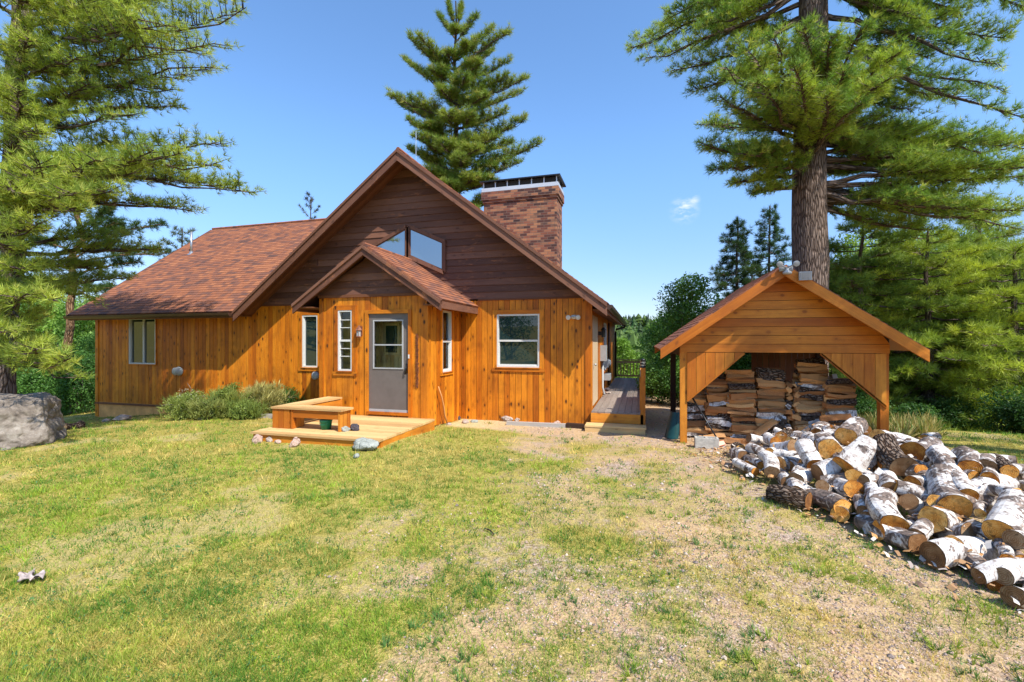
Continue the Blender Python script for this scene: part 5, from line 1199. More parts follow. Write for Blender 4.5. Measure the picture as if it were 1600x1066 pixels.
def bough(start, end, acc, mb, r0=.05, arch=.12, ntw=26, twl=1.1, tsz=.15, first=.25, spread=1., up=.25, den=1., flat=.45, rs=RS, tubes=True, fan=.55):
    """one pine bough: a curved limb with side twigs and tufts; acc collects (pos, dir, size)"""
    tsz *= TS; den *= DN*TS; s = np.array(start, float); e = np.array(end, float); d = e-s; L = np.linalg.norm(d)
    if L < .2: return
    c = s+d*.5+np.array([0, 0, -arch*L])+rs.normal(size=3)*.04*L
    P = lambda t: (1-t)**2*s+2*t*(1-t)*c+t*t*e; D = lambda t: 2*(1-t)*(c-s)+2*t*(e-c)
    if tubes: tubes_np(mb, [P(i/8)+(rs.normal(size=3)*.012*L if 0 < i < 8 else 0) for i in range(9)], r0, .008, 6)
    ntw = int(ntw*BM*BX)
    for k in range(ntw):
        t = first+(1-first)*(k+rs.rand())/ntw; p = P(t); dd = D(t); dd /= np.linalg.norm(dd); sd = np.cross(dd, [0, 0, 1.]); sd /= (np.linalg.norm(sd)+1e-6)
        sg = 1 if rs.rand() < .5 else -1
        tw = dd*rs.uniform(.35, .9)+sd*sg*spread*rs.uniform(.3, 1.)+np.array([0, 0, rs.uniform(-.25, .55)*flat+up*.5]); tw /= np.linalg.norm(tw)
        l = twl*(1.05-.75*t)*rs.uniform(.55, 1.1)
        q = p+tw*l
        if tubes: tubes_np(mb, [p, p+tw*l*.5+np.array([0, 0, -.03*l]), q], .010+.006*l, .004, 3)
        nt = max(3, int(l/ (tsz*.42)*den))
        for j in range(nt):
            u = .22+.78*(j+rs.rand())/nt; b = p+tw*l*u; lat = np.cross(tw, [0, 0, 1.]); 
            off = lat*rs.uniform(-1, 1)*fan*l*.35*(1.15-u)+np.array([0, 0, rs.uniform(-.5, 1.)*.10*l+rs.normal()*.05])
            dr = tw*.7+off*1.2+np.array([0, 0, up+rs.uniform(-.2, .5)])+rs.normal(size=3)*.25
            acc.append((b+off, dr, tsz*rs.uniform(.75, 1.2)))
def cols_for(acc, base, alt, yellow=None, s=1.2, j=.12):
    pos = np.array([a[0] for a in acc]); n = fbm(pos[:, 0]+pos[:, 2]*.7, pos[:, 1]-pos[:, 2]*.6, s)[:, None]; n = np.clip((n-.3)/.4, 0, 1)
    c = np.array(base)*(1-n)+np.array(alt)*n
    if yellow is not None: m = (RS.rand(len(acc), 1) < .12); c = np.where(m, np.array(yellow), c)
    return c*(1+RS.uniform(-j, j, (len(acc), 1))*2)
def trunk(mb, base, top, r0, r1, n=14, seg=12, wob=.05, rs=RS):
    b = np.array(base, float); t = np.array(top, float); pts = []; rr = []
    for i in range(seg+1):
        u = i/seg; pts.append(b+(t-b)*u+np.array([rs.normal()*wob, rs.normal()*wob, 0])*(0 < u < 1)); rr.append((r0+(r1-r0)*u)*(1+.35*math.exp(-u*seg*1.1)))
    mb.tube(pts, rr, n); return pts
def finish(name, label, cat, base, mb, acc, base_c, alt_c, yl=None, tm=T_N, mat='needles', nper=3, barkm='pinebark', group=None, s=1.2, crown='crown'):
    t = empty(name, Vector(base), label, cat, group)
    o = mb.build('trunk', M[barkm]); o.data.polygons.foreach_set('use_smooth', [True]*len(o.data.polygons)); par(o, t)
    if acc: par(tufts(crown, [a[0] for a in acc], [a[1] for a in acc], [a[2] for a in acc], cols_for(acc, base_c, alt_c, yl, s), tm, mat, nper), t)
    return t
G1, G2, GY = (.20, .29, .05), (.40, .47, .07), (.48, .50, .10)
# ---------------------------------------------------------------- big pine at the left edge
def on(pts, z):
    for i in range(len(pts)-1):
        if pts[i][2] <= z <= pts[i+1][2]: u = (z-pts[i][2])/(pts[i+1][2]-pts[i][2]); return pts[i]+(pts[i+1]-pts[i])*u
    return pts[-1]
def V3(px, py, t): p = at(px, py, t); return (p.x, p.y, p.z)
BX = 1.1; RS.seed(31); mb = MB(); acc = []; QF = .86
b0 = at(0, 600, 12.5*QF); b0.z = gz(b0.x, b0.y)-.2; tp = at(58, -420, 12.6*QF)
tpts = trunk(mb, b0, tp, .23, .15, 16)
for (px, py, t, z, ar, nt, tl) in [
    (384, 12, 10.6, 9.6, .05, 60, 1.5), (335, 68, 10.2, 9.4, .06, 60, 1.6), (325, 105, 10.8, 9.0, .02, 50, 1.4), (260, 40, 9.6, 9.9, -.02, 50, 1.5), (200, 25, 9.8, 10.3, 0, 40, 1.3),
    (275, 165, 11.2, 8.2, -.06, 42, 1.2), (270, 140, 10.8, 8.0, -.08, 40, 1.0), (350, 225, 11.3, 7.2, -.04, 46, 1.2), (200, 180, 10, 7.9, 0, 36, 1.1),
    (385, 300, 11.3, 6.5, -.05, 80, 1.5), (330, 258, 10.4, 6.6, -.04, 60, 1.4), (280, 240, 9.9, 6.4, -.03, 50, 1.3), (240, 235, 10.0, 6.2, 0, 40, 1.2), (150, 250, 9.2, 6.0, .0, 50, 1.3), (110, 300, 8.7, 5.7, 0, 60, 1.3), (60, 250, 8.6, 6.2, 0, 50, 1.3), (20, 300, 8.3, 5.8, 0, 50, 1.3),
    (120, 330, 9.0, 5.2, .02, 50, 1.2), (0, 380, 8.8, 4.8, 0, 40, 1.1), (60, 205, 9.8, 6.8, 0, 40, 1.1), (90, 150, 11, 7.8, .05, 30, 1.), (45, 60, 9.9, 9.5, 0, 40, 1.2), (120, 90, 10, 9.2, 0, 34, 1.0),
    (160, -20, 9.5, 11, 0, 60, 1.5), (300, -30, 10.5, 11.2, 0, 60, 1.5), (230, -10, 11, 10.6, 0, 50, 1.4), (60, -20, 9.5, 11, 0, 40, 1.3), (-60, 100, 10, 9, 0, 40, 1.3), (-120, 250, 11, 7, 0, 40, 1.3), (-80, -40, 11, 11, 0, 40, 1.3),
    (90, 470, 8.6, 3.9, .10, 46, 1.0), (110, 560, 8.1, 3.1, .12, 46, .95), (40, 460, 8.4, 3.9, .08, 40, 1.0), (55, 545, 8.0, 3.1, .12, 46, .95), (0, 520, 7.8, 3.3, .1, 40, .95), (-60, 480, 8.2, 3.6, .1, 40, 1.), (130, 590, 9.6, 2.6, .1, 26, .8),
    (170, 300, 9.6, 5.9, 0, 50, 1.3), (210, 270, 10.4, 6.2, 0, 40, 1.2), (60, 350, 8.8, 5.0, .02, 46, 1.2), (300, 330, 11.6, 6.0, -.05, 46, 1.3), (30, 140, 9.4, 8.0, 0, 40, 1.2), (140, 130, 10.4, 8.4, 0, 36, 1.1), (150, 470, 12., 3.9, 0, 30, 1.1), (30, 420, 9, 4.3, .05, 40, 1.1),
    (245, 390, 13.8, 4.6, -.06, 46, 1.3), (190, 370, 14.2, 4.8, -.04, 40, 1.2), (150, 420, 13.4, 4.2, -.05, 36, 1.1), (200, 435, 14.8, 3.7, -.06, 40, 1.2)]:
    bough(on(tpts, (z-.3-CAMZ)*QF+CAMZ), V3(px, py, t*QF), acc, mb, .055, ar, nt, tl*.85, .125, .25, up=.35, den=.8, flat=.6)
finish('white_pine', 'tall white pine at the left edge with long boughs reaching over the cabin roof', 'tree', (b0.x, b0.y, gz(b0.x, b0.y)), mb, acc, G1, G2, GY)
BX = 1.15
# slender dead-looking trunk with dark boughs behind it
RS.seed(5); mb = MB(); acc = []; b0 = at(103, 610, 19); b0.z = gz(b0.x, b0.y)-.2; tp = at(127, 230, 19)
tpts = trunk(mb, b0, tp, .17, .07, 8, wob=.1)
for (px, py, t, z) in [(185, 345, 18.5, 6.4), (255, 350, 19, 6.2), (262, 395, 18.5, 5.4), (215, 410, 19, 4.8), (60, 380, 18.5, 5.8), (170, 330, 19.5, 6.8), (150, 300, 19, 7.4), (95, 310, 18, 7.5), (180, 380, 20, 5.5), (60, 440, 18, 4.5), (165, 450, 18, 4.)]:
    bough(on(tpts, z-.2), V3(px, py, t), acc, mb, .05, -.02, 26, 1.2, .17, .3, up=.1)
finish('pine', 'slender pine with a bare reddish trunk between the left pine and the cabin', 'tree', (b0.x, b0.y, gz(b0.x, b0.y)), mb, acc, (.035, .075, .02), (.08, .14, .03), barkm='paintedbark')
# ---------------------------------------------------------------- generic trees
def conifer(base, H, Rm, z0, nb, name, label, c0, c1, r0=.2, tsz=.14, tw=.7, droop=.15, rise=.25, lean=(0, 0), group=None, den=.8, ntw=14, shape=1., seed=1, barkm='pinebark', cat='tree', irregular=.25, bend=0):
    RS.seed(seed); mb = MB(); acc = []; top = np.array([base[0]+lean[0], base[1]+lean[1], base[2]+H])
    tpts = trunk(mb, (base[0], base[1], base[2]-.2), top, r0, .03, 8, 10, .05*r0*4)
    for i in range(nb):
        u = (i+RS.rand())/nb; z = z0+(H-z0)*u; p = on(tpts, base[2]+z-.05); rr = Rm*((1-u)**shape)*RS.uniform(1-irregular*1.6, 1+irregular)+.15*tsz/.14; az = i*2.4+RS.uniform(-.5, .5)
        e = p+np.array([math.cos(az)*rr, math.sin(az)*rr, rise*rr*(.3+u)-droop*rr*(1-u)])
        bough(p, e, acc, mb, max(.012, .03*rr/2), .08, max(4, int(ntw*rr/Rm)+3), tw*(.35+.65*rr/Rm), tsz, .2, den=den, up=.2, tubes=True)
    for k in range(10): acc.append((top-np.array([0, 0, .08*k*tsz/.14]), np.array([RS.normal()*.3, RS.normal()*.3, 1.]), tsz))
    return finish(name, label, cat, base, mb, acc, c0, c1, group=group, barkm=barkm)
def gp_(px, py, t): p = at(px, py, t); return (p.x, p.y, gz(p.x, p.y))
# white pine behind the cabin roof
BX = 1.6
RS.seed(8); bb = at(712, 400, 23.); base = (bb.x, bb.y, gz(bb.x, bb.y)); topz = at(712, 2, 23.).z; mb = MB(); acc = []
tpts = trunk(mb, (base[0], base[1], base[2]-.3), (base[0], base[1], topz), .30, .03, 10, 14, .05)
Z = lambda py: at(712, py, 23.).z
for (px, py, pz, t, nt, tl) in [(610,152,190,22,30,1.1),(640,60,125,22.5,26,.9),(632,95,150,24,26,.9),(655,55,120,22,22,.8),(685,25,60,23,16,.6),(700,5,40,23,14,.5),(722,10,40,23,14,.5),(745,25,65,23,18,.6),(770,45,95,23,20,.8),(797,50,110,22.5,26,.9),(797,95,130,23,22,.8),
    (822,122,165,22.5,30,1.0),(815,145,185,24,24,.9),(790,120,150,22,24,.9),(820,188,225,22.5,28,1.0),(790,175,200,22,26,1.),(843,226,275,22.5,34,1.1),(800,225,250,24,26,1.),(810,255,285,22,26,1.),(775,215,240,21.5,26,1.),
    (625,165,200,24,26,1.),(640,190,225,22,28,1.),(650,215,255,21.5,30,1.1),(640,235,270,23,28,1.),(660,250,285,24.5,28,1.1),(665,270,300,21.5,30,1.1),(700,290,310,21,30,1.1),(740,280,300,21.2,34,1.1),(770,285,300,21.5,30,1.1),(720,250,270,20.8,30,1.1),(745,235,255,20.8,30,1.1),(690,225,250,20.8,28,1.1),(670,200,225,22,26,1.),(700,180,200,21,26,1.),(735,180,205,21,26,1.),(760,150,175,21.5,26,.9),(690,140,165,21.3,24,.9),(725,120,145,21.3,24,.9),(675,110,135,22,22,.8),(750,100,125,22,22,.8),(700,85,105,22,20,.8),(730,70,90,22,18,.7),(770,80,110,24,20,.8),(665,85,110,24,20,.8),
    (640,300,330,23,30,1.1),(790,310,330,23,24,1.1),(680,320,340,21,30,1.1),(735,330,350,21,30,1.1),(620,340,370,23,24,1.1), (712, 45, 60, 22.4, 14, .5),(712, 150, 175, 25, 26, .9),(730, 210, 240, 25.5, 26, 1.),(690, 270, 300, 25.5, 26, 1.)]:
    bough(on(tpts, Z(pz)), V3(px, py, t), acc, mb, .05, .05, int(nt*1.3), tl*1.15, .22, .15, up=.6, den=.9, spread=.9)
finish('white_pine', 'full green pine rising behind the cabin gable beside the chimney', 'tree', base, mb, acc, (.15, .23, .035), (.31, .37, .06), (.36, .34, .09))
BX = 1.
# ---------------------------------------------------------------- big pine behind the shed
BX = 1.2; RS.seed(77); mb = MB(); acc = []; b0 = at(1258, 640, 13.2); b0.z = gz(b0.x, b0.y)-.3; tp = at(1278, -330, 13.2)
tpts = trunk(mb, b0, tp, .52, .27, 22, 16, .03)
ZZ_ = lambda py: at(1263, py, 13.2).z
FB = [ # px,py,depth of tip, py where it leaves the trunk, arch, twigs, twig length
 (985,75,14.5,-40,.02,44,1.3),(1010,90,13.5,-20,.03,40,1.2),(1050,110,14,20,.04,40,1.2),(1040,30,14,-60,.03,44,1.3),(1100,40,13,-30,.03,44,1.3),(1130,10,14,-50,.02,40,1.2),(1180,60,14.5,20,.03,36,1.1),(1150,120,14,70,.05,36,1.1),(1080,140,14.2,60,.06,40,1.2),(1200,-10,13,-60,.03,40,1.2),(1000, 60, 15.5,-60,.02,40,1.3),(1090,75,15,0,.02,40,1.2),
 (1135,105,10.6,215,-.02,46,1.0),(1165,75,10.2,225,-.05,50,1.0),(1210,60,9.9,235,-.05,54,1.0),(1255,45,9.8,235,-.06,54,1.0),(1300,55,9.9,230,-.06,54,1.0),(1345,45,10.2,225,-.05,50,1.0),(1400,85,10.4,225,-.02,54,1.0),(1385,125,10.0,230,.0,50,1.0),(1320,110,9.6,240,-.02,50,.95),(1240,105,9.6,240,-.02,50,.95),(1180,130,10.0,235,.0,46,.95),(1125,150,10.8,230,.03,46,1.0),(1290,150,9.9,245,.0,44,.9),(1345,160,10.2,240,.02,40,.9),
 (1100,225,11.8,225,.06,46,1.1),(1118,265,12.2,255,.06,44,1.1),(1150,285,12.6,270,.06,40,1.0),(1180,300,13,290,.05,34,.9),(1105,195,12.5,200,.04,44,1.1),(1160,240,11.6,235,.04,40,1.0),(1200,260,12.2,260,.04,34,.9),(1130,235,14.5,225,.04,40,1.1),
 (1380,5,12,-60,.03,50,1.3),(1440,30,11.5,-20,.03,50,1.3),(1500,20,12,-60,.03,54,1.4),(1570,60,11.5,-30,.0,60,1.5),(1600,10,11,-80,.0,50,1.4),(1450,90,12.5,50,.0,50,1.3),(1480,150,12.5,100,.03,50,1.2),(1420,170,12.5,130,.04,46,1.1),(1350,-10,13,-80,.0,40,1.2),(1520,-30,12,-120,.0,50,1.4),
 (1570,140,10.8,60,.06,30,1.1),(1600,185,10.5,70,.08,30,1.1),(1560,100,11,20,.05,40,1.2),
 (1410,205,13,200,.0,40,1.1),(1440,235,13.5,225,.0,44,1.1),(1475,260,12.5,250,-.02,44,1.2),(1400,260,13.5,255,.0,40,1.1),(1500,225,13.5,220,0,40,1.1),
 (1640,280,12.5,260,.0,50,1.4),(1620,235,13.5,225,.0,50,1.4),(1560,320,13.5,300,.03,46,1.3),(1520,345,13,310,.04,40,1.2),(1600,360,12.5,310,.05,46,1.3),(1450,360,13.6,315,.05,36,1.1),(1330,215,12.5,215,.0,40,1.1),(1370,235,13,240,.0,40,1.1),(1340,270,14,260,.02,34,1.),(1440,205,14.5,190,.0,44,1.2),(1400,330,14.5,300,.0,40,1.2),(1460,320,14.5,290,.0,40,1.2),(1540,240,14.5,240,-.0,50,1.3),(1600,225,14,200,.0,50,1.4),(1600,262,11.0,290,-.04,56,1.5),(1560,280,11.5,290,.05,44,1.3),(1500,300,12,300,.04,40,1.2),(1620,330,10.8,300,.04,50,1.4),(1380,318,12.6,308,.04,16,.9),(1370,345,12.8,320,.02,18,1.)]
for (px, py, t, pz, ar, nt, tl) in FB:
    bough(on(tpts, ZZ_(pz)), V3(px, py, t), acc, mb, .085, ar, nt, tl, .145, .28, up=.22, den=.95)
finish('white_pine', 'massive white pine with thick grey-brown trunk rising behind the wood shed', 'tree', (b0.x, b0.y, gz(b0.x, b0.y)), mb, acc, (.17, .29, .055), (.40, .49, .075), (.48, .52, .11))
BX = 1.
# drooping pines behind and to the right of the shed
def wallpine(base, H, Rm, seed, label, c0, c1, **k):
    c0 = tuple(v*2.7 for v in c0); c1 = tuple(v*2.35 for v in c1); return conifer(base, H, Rm, .3, int(k.pop('nb', 46)*1.25), 'white_pine', label, c0, c1, .17, .20, 1.35, .45, .15, group='pines beyond the shed', den=.9, ntw=24, shape=.6, seed=seed, **k)
wallpine(gp_(1345, 600, 15.5), 7.4, 3.2, 101, 'dark drooping pine right behind the wood shed roof', (0.047, 0.076, 0.015), (0.112, 0.147, 0.022))
wallpine(gp_(1450, 640, 15.0), 6.6, 3.4, 102, 'bright feathery pine right of the wood shed', (0.081, 0.114, 0.017), (0.200, 0.225, 0.030), nb=50)
wallpine(gp_(1585, 640, 14.0), 5.8, 3.2, 103, 'green pine at the right edge above the dry grass', (0.074, 0.104, 0.017), (0.175, 0.206, 0.030))
wallpine(gp_(1530, 560, 19.5), 10.5, 3.8, 104, 'taller pine standing behind the two bright ones at the right', (0.068, 0.095, 0.015), (0.163, 0.186, 0.030))
wallpine(gp_(1420, 560, 20.5), 11., 3.6, 105, 'second-row pine between the big trunk and the bright feathery pine', (0.068, 0.095, 0.015), (0.150, 0.176, 0.026))
wallpine(gp_(1700, 600, 16), 7, 3.4, 106, 'pine whose boughs enter the frame from beyond the right edge', (0.074, 0.104, 0.017), (0.175, 0.196, 0.030))
wallpine(gp_(1640, 600, 22), 11.5, 3.8, 107, 'tall pine far back at the right edge', (0.081, 0.114, 0.017), (0.175, 0.196, 0.030))
# spruces left of the big trunk
conifer(gp_(1152, 600, 20), at(1150, 340, 20).z-gz(at(1150, 340, 20).x, at(1150, 340, 20).y), 2.0, .8, 120, 'spruce', 'narrow dark spruce left of the shed pine, the left one of the pair', (.035, .075, .025), (.085, .14, .035), .12, .16, .6, .25, .1, den=1.4, ntw=18, shape=.85, seed=41, group='spruces by the shed', irregular=.45)
conifer(gp_(1203, 600, 21), at(1203, 322, 21).z-gz(at(1203, 322, 21).x, at(1203, 322, 21).y), 2.2, .8, 130, 'spruce', 'narrow spruce close against the big pine trunk, the right one of the pair', (.035, .08, .025), (.085, .15, .035), .12, .16, .6, .3, .1, den=1.4, ntw=18, shape=.8, seed=42, group='spruces by the shed', irregular=.3)
conifer(gp_(1175, 600, 19), at(1175, 430, 19).z-gz(at(1175, 430, 19).x, at(1175, 430, 19).y), 1.9, .5, 50, 'spruce', 'shorter spruce filling the gap under the two narrow ones', (.04, .085, .028), (.09, .16, .04), .12, .12, .5, .3, .1, den=1., ntw=14, shape=.7, seed=43, group='spruces by the shed', irregular=.3)
RS.seed(64); mb = MB(); acc = []; b0 = Vector((9.4, 6.0, gz(9.4, 6.0)-.2)); tpts = trunk(mb, b0, (9.3, 6.1, 13.5), .34, .1, 12, 12, .04)  # unseen pine, added with boughs set sunward to dapple the shed gable with shade
for (x, y, z, zt) in [(5.0, 7.0, 6.4, 6.9), (5.3, 6.6, 7.3, 7.7), (5.9, 6.2, 8.2, 8.5), (6.6, 5.7, 9.1, 9.3), (5.6, 7.4, 5.9, 6.3), (6.4, 6.6, 7.4, 7.9), (7.6, 8.5, 7, 7.5), (11.5, 4.5, 7.5, 8), (12, 7.5, 7, 7.5), (9.5, 9, 8, 8.4), (10, 3.2, 9, 9.5), (8.5, 5, 11, 11.2), (10.5, 7, 11.5, 12), (8.6, 7, 12, 12.6)]:
    bough(on(tpts, zt), (x, y, z), acc, mb, .06, .02, 26, 1.1, .14, .3, up=.25, den=.8)
finish('white_pine', 'unseen pine added outside the right edge so its high boughs shade the shed front', 'tree', (9.4, 6.0, gz(9.4, 6.0)), mb, acc, G1, G2, GY)
# ---------------------------------------------------------------- broadleaf bushes and trees
def leafy(base, H, Rm, n, name, label, c0, c1, tsz=.16, seed=1, group=None, z0=.1, stems=5, cat='tree', tm=T_L, lob=7, hollow=.55, barkm='greybark', s=1.5, yl=None, oz=.5, gain=1.5):
    c0 = tuple(v*gain for v in c0); c1 = tuple(v*gain for v in c1); RS.seed(seed); mb = MB(); acc = []; base = np.array(base, float)
    cs = []
    for k in range(lob):
        u = (k+.5)/lob; th = k*2.4+RS.uniform(-.4, .4); q = Rm*.55*(1-.5*abs(u-.4)); c = base+np.array([math.cos(th)*q*RS.uniform(.3, 1), math.sin(th)*q*RS.uniform(.3, 1), z0+(H-z0)*(.12+.72*u)]); cs.append((c, Rm*RS.uniform(.38, .6)*(1.05-.35*u)))
    for k in range(stems):
        c, _ = cs[RS.randint(len(cs))]; o = base+np.array([RS.normal()*.08*Rm, RS.normal()*.08*Rm, -.1]); m = (o+c)/2+RS.normal(size=3)*.06*H; tubes_np(mb, [o, m, c], .012+.012*H, .008, 5)
    for c, r in cs:
        for k in range(int(n/lob)):
            d = RS.normal(size=3); d /= np.linalg.norm(d); rr = r*(RS.uniform(hollow, 1.12) if RS.rand() < .8 else RS.uniform(.1, 1)); p = c+d*rr*np.array([1, 1, .8])
            if p[2] < base[2]+.02: p[2] = base[2]+RS.uniform(.02, .3)*min(1, H)
            acc.append((p, d+np.array([0, 0, oz]), tsz*RS.uniform(.7, 1.2)))
        if len(cs) > 3: tubes_np(mb, [c-np.array([0, 0, r*.6]), c, c+RS.normal(size=3)*r*.7], .01+.004*H, .004, 4)
    return finish(name, label, cat, tuple(base), mb, acc, c0, c1, yl, tm, 'leaves' if tm is T_L else 'needles', 4 if tm is T_L else 3, barkm, group, s)
B0, B1 = (.035, .085, .015), (.10, .19, .03)
gB = 'bushes between cabin and shed'
leafy(gp_(1075, 600, 16), 4.6, 1.7, 3000, 'broadleaf_tree', 'leafy small tree behind the left eave of the shed', B0, B1, .17, 51, gB, lob=11)
leafy(gp_(1040, 600, 20), 3.6, 1.5, 2400, 'broadleaf_tree', 'lower leafy tree just right of the far deck railing', B0, (.09, .18, .03), .17, 52, gB, lob=9)
leafy(gp_(1110, 600, 17), 3.0, 1.8, 2600, 'broadleaf_tree', 'dense leafy tree seen through the left bay of the shed', (.03, .075, .015), B1, .17, 53, gB, lob=9)
leafy(gp_(1180, 600, 17.5), 3.2, 2.0, 2600, 'broadleaf_tree', 'dense leafy tree seen over the firewood stacks', (.03, .075, .015), B1, .17, 54, gB, lob=9)
leafy(gp_(1025, 610, 14), 1.1, .8, 900, 'bush', 'low green bush beside the side deck post', B0, (.14, .22, .04), .13, 55, gB, cat='bush')
leafy(gp_(1062, 620, 13.2), 1.3, .9, 900, 'bush', 'low bush left of the dark rear shed post', B0, B1, .13, 56, gB, cat='bush')
leafy(gp_(975, 560, 32), 4.4, 1.8, 1500, 'broadleaf_tree', 'bright green young tree beyond the far deck railing', (.09, .17, .02), (.18, .27, .04), .26, 57, lob=8)
leafy(gp_(1003, 570, 34), 3.4, 1.8, 1400, 'broadleaf_tree', 'green tree beyond the deck post, right of the bright young one', (.05, .11, .02), (.12, .2, .035), .26, 58, lob=8)
for i, (px, t, H, Rm, lab) in enumerate([(1300, 19, 7.5, 2.8, 'bright leafy tree directly behind the shed, right of the pine trunk'), (1375, 24, 12., 3.6, 'tall bright leafy tree filling the gap behind the shed roof'), (1460, 25, 12.5, 4.0, 'bright leafy tree behind the feathery pine'), (1545, 24, 12.5, 3.8, 'bright leafy tree behind the taller right pine'), (1620, 19, 8.0, 3.2, 'bright leafy tree at the right edge above the dark bush'), (1240, 23, 8.0, 2.8, 'leafy tree seen between the spruces and the big trunk'), (1590, 30, 12, 4.5, 'palest tall tree far back at the right edge')]):
    leafy(gp_(px, 600, t), H, Rm, 6000, 'broadleaf_tree', lab, (.075, .13, .022), (.19, .26, .04), .22 if t < 21 else .3, 120+i, group='leafy trees behind the pines', lob=13)
for i, (x, y, H, Rm) in enumerate([(-20, -16, 9, 4), (-12, -20, 10, 4), (-4, -18, 8, 4), (4, -22, 10, 4.5), (12, -17, 9, 4), (-28, -6, 10, 4.5)]):
    leafy((x, y, gz(x, y)), H, Rm, 1500, 'broadleaf_tree', 'tree across the yard behind the viewer, '+['second from the left', 'third from the left', 'left of the middle', 'right of the middle', 'the rightmost', 'the leftmost'][i], B0, B1, .38, 150+i, group='trees across the yard behind the viewer', lob=12, gain=1.2)
for i, (px, t, H, Rm, lab) in enumerate([(1320, 17, 6.8, 2.3, 'soft rounded young pine behind the shed roof, right of the trunk'), (1400, 18.5, 8.6, 2.8, 'soft rounded pine above the right slope of the shed roof'), (1490, 17.5, 8.0, 2.8, 'soft rounded pine between the two bright drooping pines'), (1570, 17, 7.6, 2.8, 'soft rounded pine nearest the right edge'), (1530, 22, 11.5, 3.4, 'tallest soft pine under the long right-hand limbs')]):
    leafy(gp_(px, 600, t), H, Rm, 4200, 'white_pine', lab, (.10, .17, .03), (.25, .31, .05), .34, 170+i, group='soft young pines behind the shed', lob=16, tm=T_N, hollow=.3, oz=.3, gain=1.2)
# left woods behind boulder
gL = 'undergrowth at the left edge of the woods'
for i, (px, t, H, Rm, lab, c0, c1) in enumerate([(20, 19, 3.2, 2.2, 'dark bush directly behind the boulder', (.02, .055, .014), (.06, .12, .025)), (75, 18, 2.6, 1.9, 'dark bush right of the big left pine trunk', (.018, .05, .012), (.05, .11, .022)), (118, 17.5, 2.5, 1.6, 'shady bush before the slender reddish trunk', (.018, .05, .012), (.05, .11, .02)),
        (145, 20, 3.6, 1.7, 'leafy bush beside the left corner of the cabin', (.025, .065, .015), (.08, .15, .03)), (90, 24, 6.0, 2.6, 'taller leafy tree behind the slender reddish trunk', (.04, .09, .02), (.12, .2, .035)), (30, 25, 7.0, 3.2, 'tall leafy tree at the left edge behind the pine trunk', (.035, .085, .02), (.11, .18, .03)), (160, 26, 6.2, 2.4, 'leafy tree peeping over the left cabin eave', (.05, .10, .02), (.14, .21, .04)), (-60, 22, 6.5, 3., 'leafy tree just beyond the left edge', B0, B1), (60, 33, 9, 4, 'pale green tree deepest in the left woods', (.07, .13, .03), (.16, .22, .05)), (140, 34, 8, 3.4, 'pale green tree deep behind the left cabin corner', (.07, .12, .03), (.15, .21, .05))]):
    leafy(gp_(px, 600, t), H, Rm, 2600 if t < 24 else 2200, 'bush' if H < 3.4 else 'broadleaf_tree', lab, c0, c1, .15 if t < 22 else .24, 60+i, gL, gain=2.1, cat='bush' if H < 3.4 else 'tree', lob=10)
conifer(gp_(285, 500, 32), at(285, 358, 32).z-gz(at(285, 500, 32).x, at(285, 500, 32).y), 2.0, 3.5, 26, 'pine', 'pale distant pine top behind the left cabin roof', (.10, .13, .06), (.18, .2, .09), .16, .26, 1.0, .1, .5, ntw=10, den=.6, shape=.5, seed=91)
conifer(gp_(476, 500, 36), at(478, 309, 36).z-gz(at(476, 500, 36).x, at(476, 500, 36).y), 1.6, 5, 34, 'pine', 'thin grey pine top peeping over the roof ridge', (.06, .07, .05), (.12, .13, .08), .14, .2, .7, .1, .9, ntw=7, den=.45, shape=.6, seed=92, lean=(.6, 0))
# understory right: dark leafy bush by the dry grass
for i, (px, t, H, Rm, lab) in enumerate([(1590, 11.5, 1.0, 1.0, 'dark leafy bush at the right edge behind the dry grass'), (1500, 13.5, .9, 1.1, 'low dark bush at the foot of the bright pine'), (1430, 12.5, .7, .7, 'weedy bush behind the right shed post'), (1660, 11, 1.3, 1.2, 'bush just out of the right edge'), (1345, 13.5, 1.0, 1.0, 'shady bush seen under the right shed brace')]):
    leafy(gp_(px, 600, t), H, Rm, 1500, 'bush', lab, (.018, .05, .014), (.06, .13, .025), .11, 80+i, 'bushes at the right edge of the lawn', cat='bush')
# ---------------------------------------------------------------- shrubs along the left wall
def shrub(px, py, H, Rm, label, c0, c1, seed, n=1200, tm=None, flowers=0, tsz=.07):
    P = hg(px, py); P.y = max(P.y, 0) 
    t = leafy((P.x, P.y, P.z), H*.88, Rm*1.12, n, 'shrub', label, c0, c1, tsz, seed, 'shrubs along the left cabin wall', 0, 14, 'shrub', tm or T_L, 12, .1, s=5, oz=1.2)
    rs = np.random.RandomState(seed+1); q_ = [(P.x+rs.normal()*Rm*.5, P.y+rs.normal()*Rm*.3, P.z+rs.uniform(.05, .6)*H) for _ in range(260)]
    par(tufts('sprays', q_, [((a-P.x)*1.2, (b-P.y)*1.2, 1.) for a, b, c in q_], rs.uniform(.12, .30, 260), np.tile([v*1.3 for v in c1], (260, 1))*rs.uniform(.7, 1.2, (260, 1)), T_G, 'grass', 3), t)
    if flowers:
        rs = np.random.RandomState(seed); p = []
        for k in range(flowers): th = rs.uniform(0, 6.28); u = rs.rand()**.5*Rm*.9; p.append((P.x+u*math.cos(th), P.y+u*math.sin(th)*.7, P.z+H*(1.02-.5*(u/Rm)**2)*rs.uniform(.6, 1.)))
        par(tufts('flower', p, rs.normal(size=(flowers, 3))*.4+[0, -.5, 1], [.035]*flowers, np.tile([.75, .72, .6], (flowers, 1)), T_L, 'leaves', 4), t); t.children[-1]['kind'] = 'stuff'
shrub(292, 655, .78, .55, 'shrub with small white flowers below the round exhaust vent', (.08, .13, .03), (.20, .24, .06), 201, 1500, flowers=90)
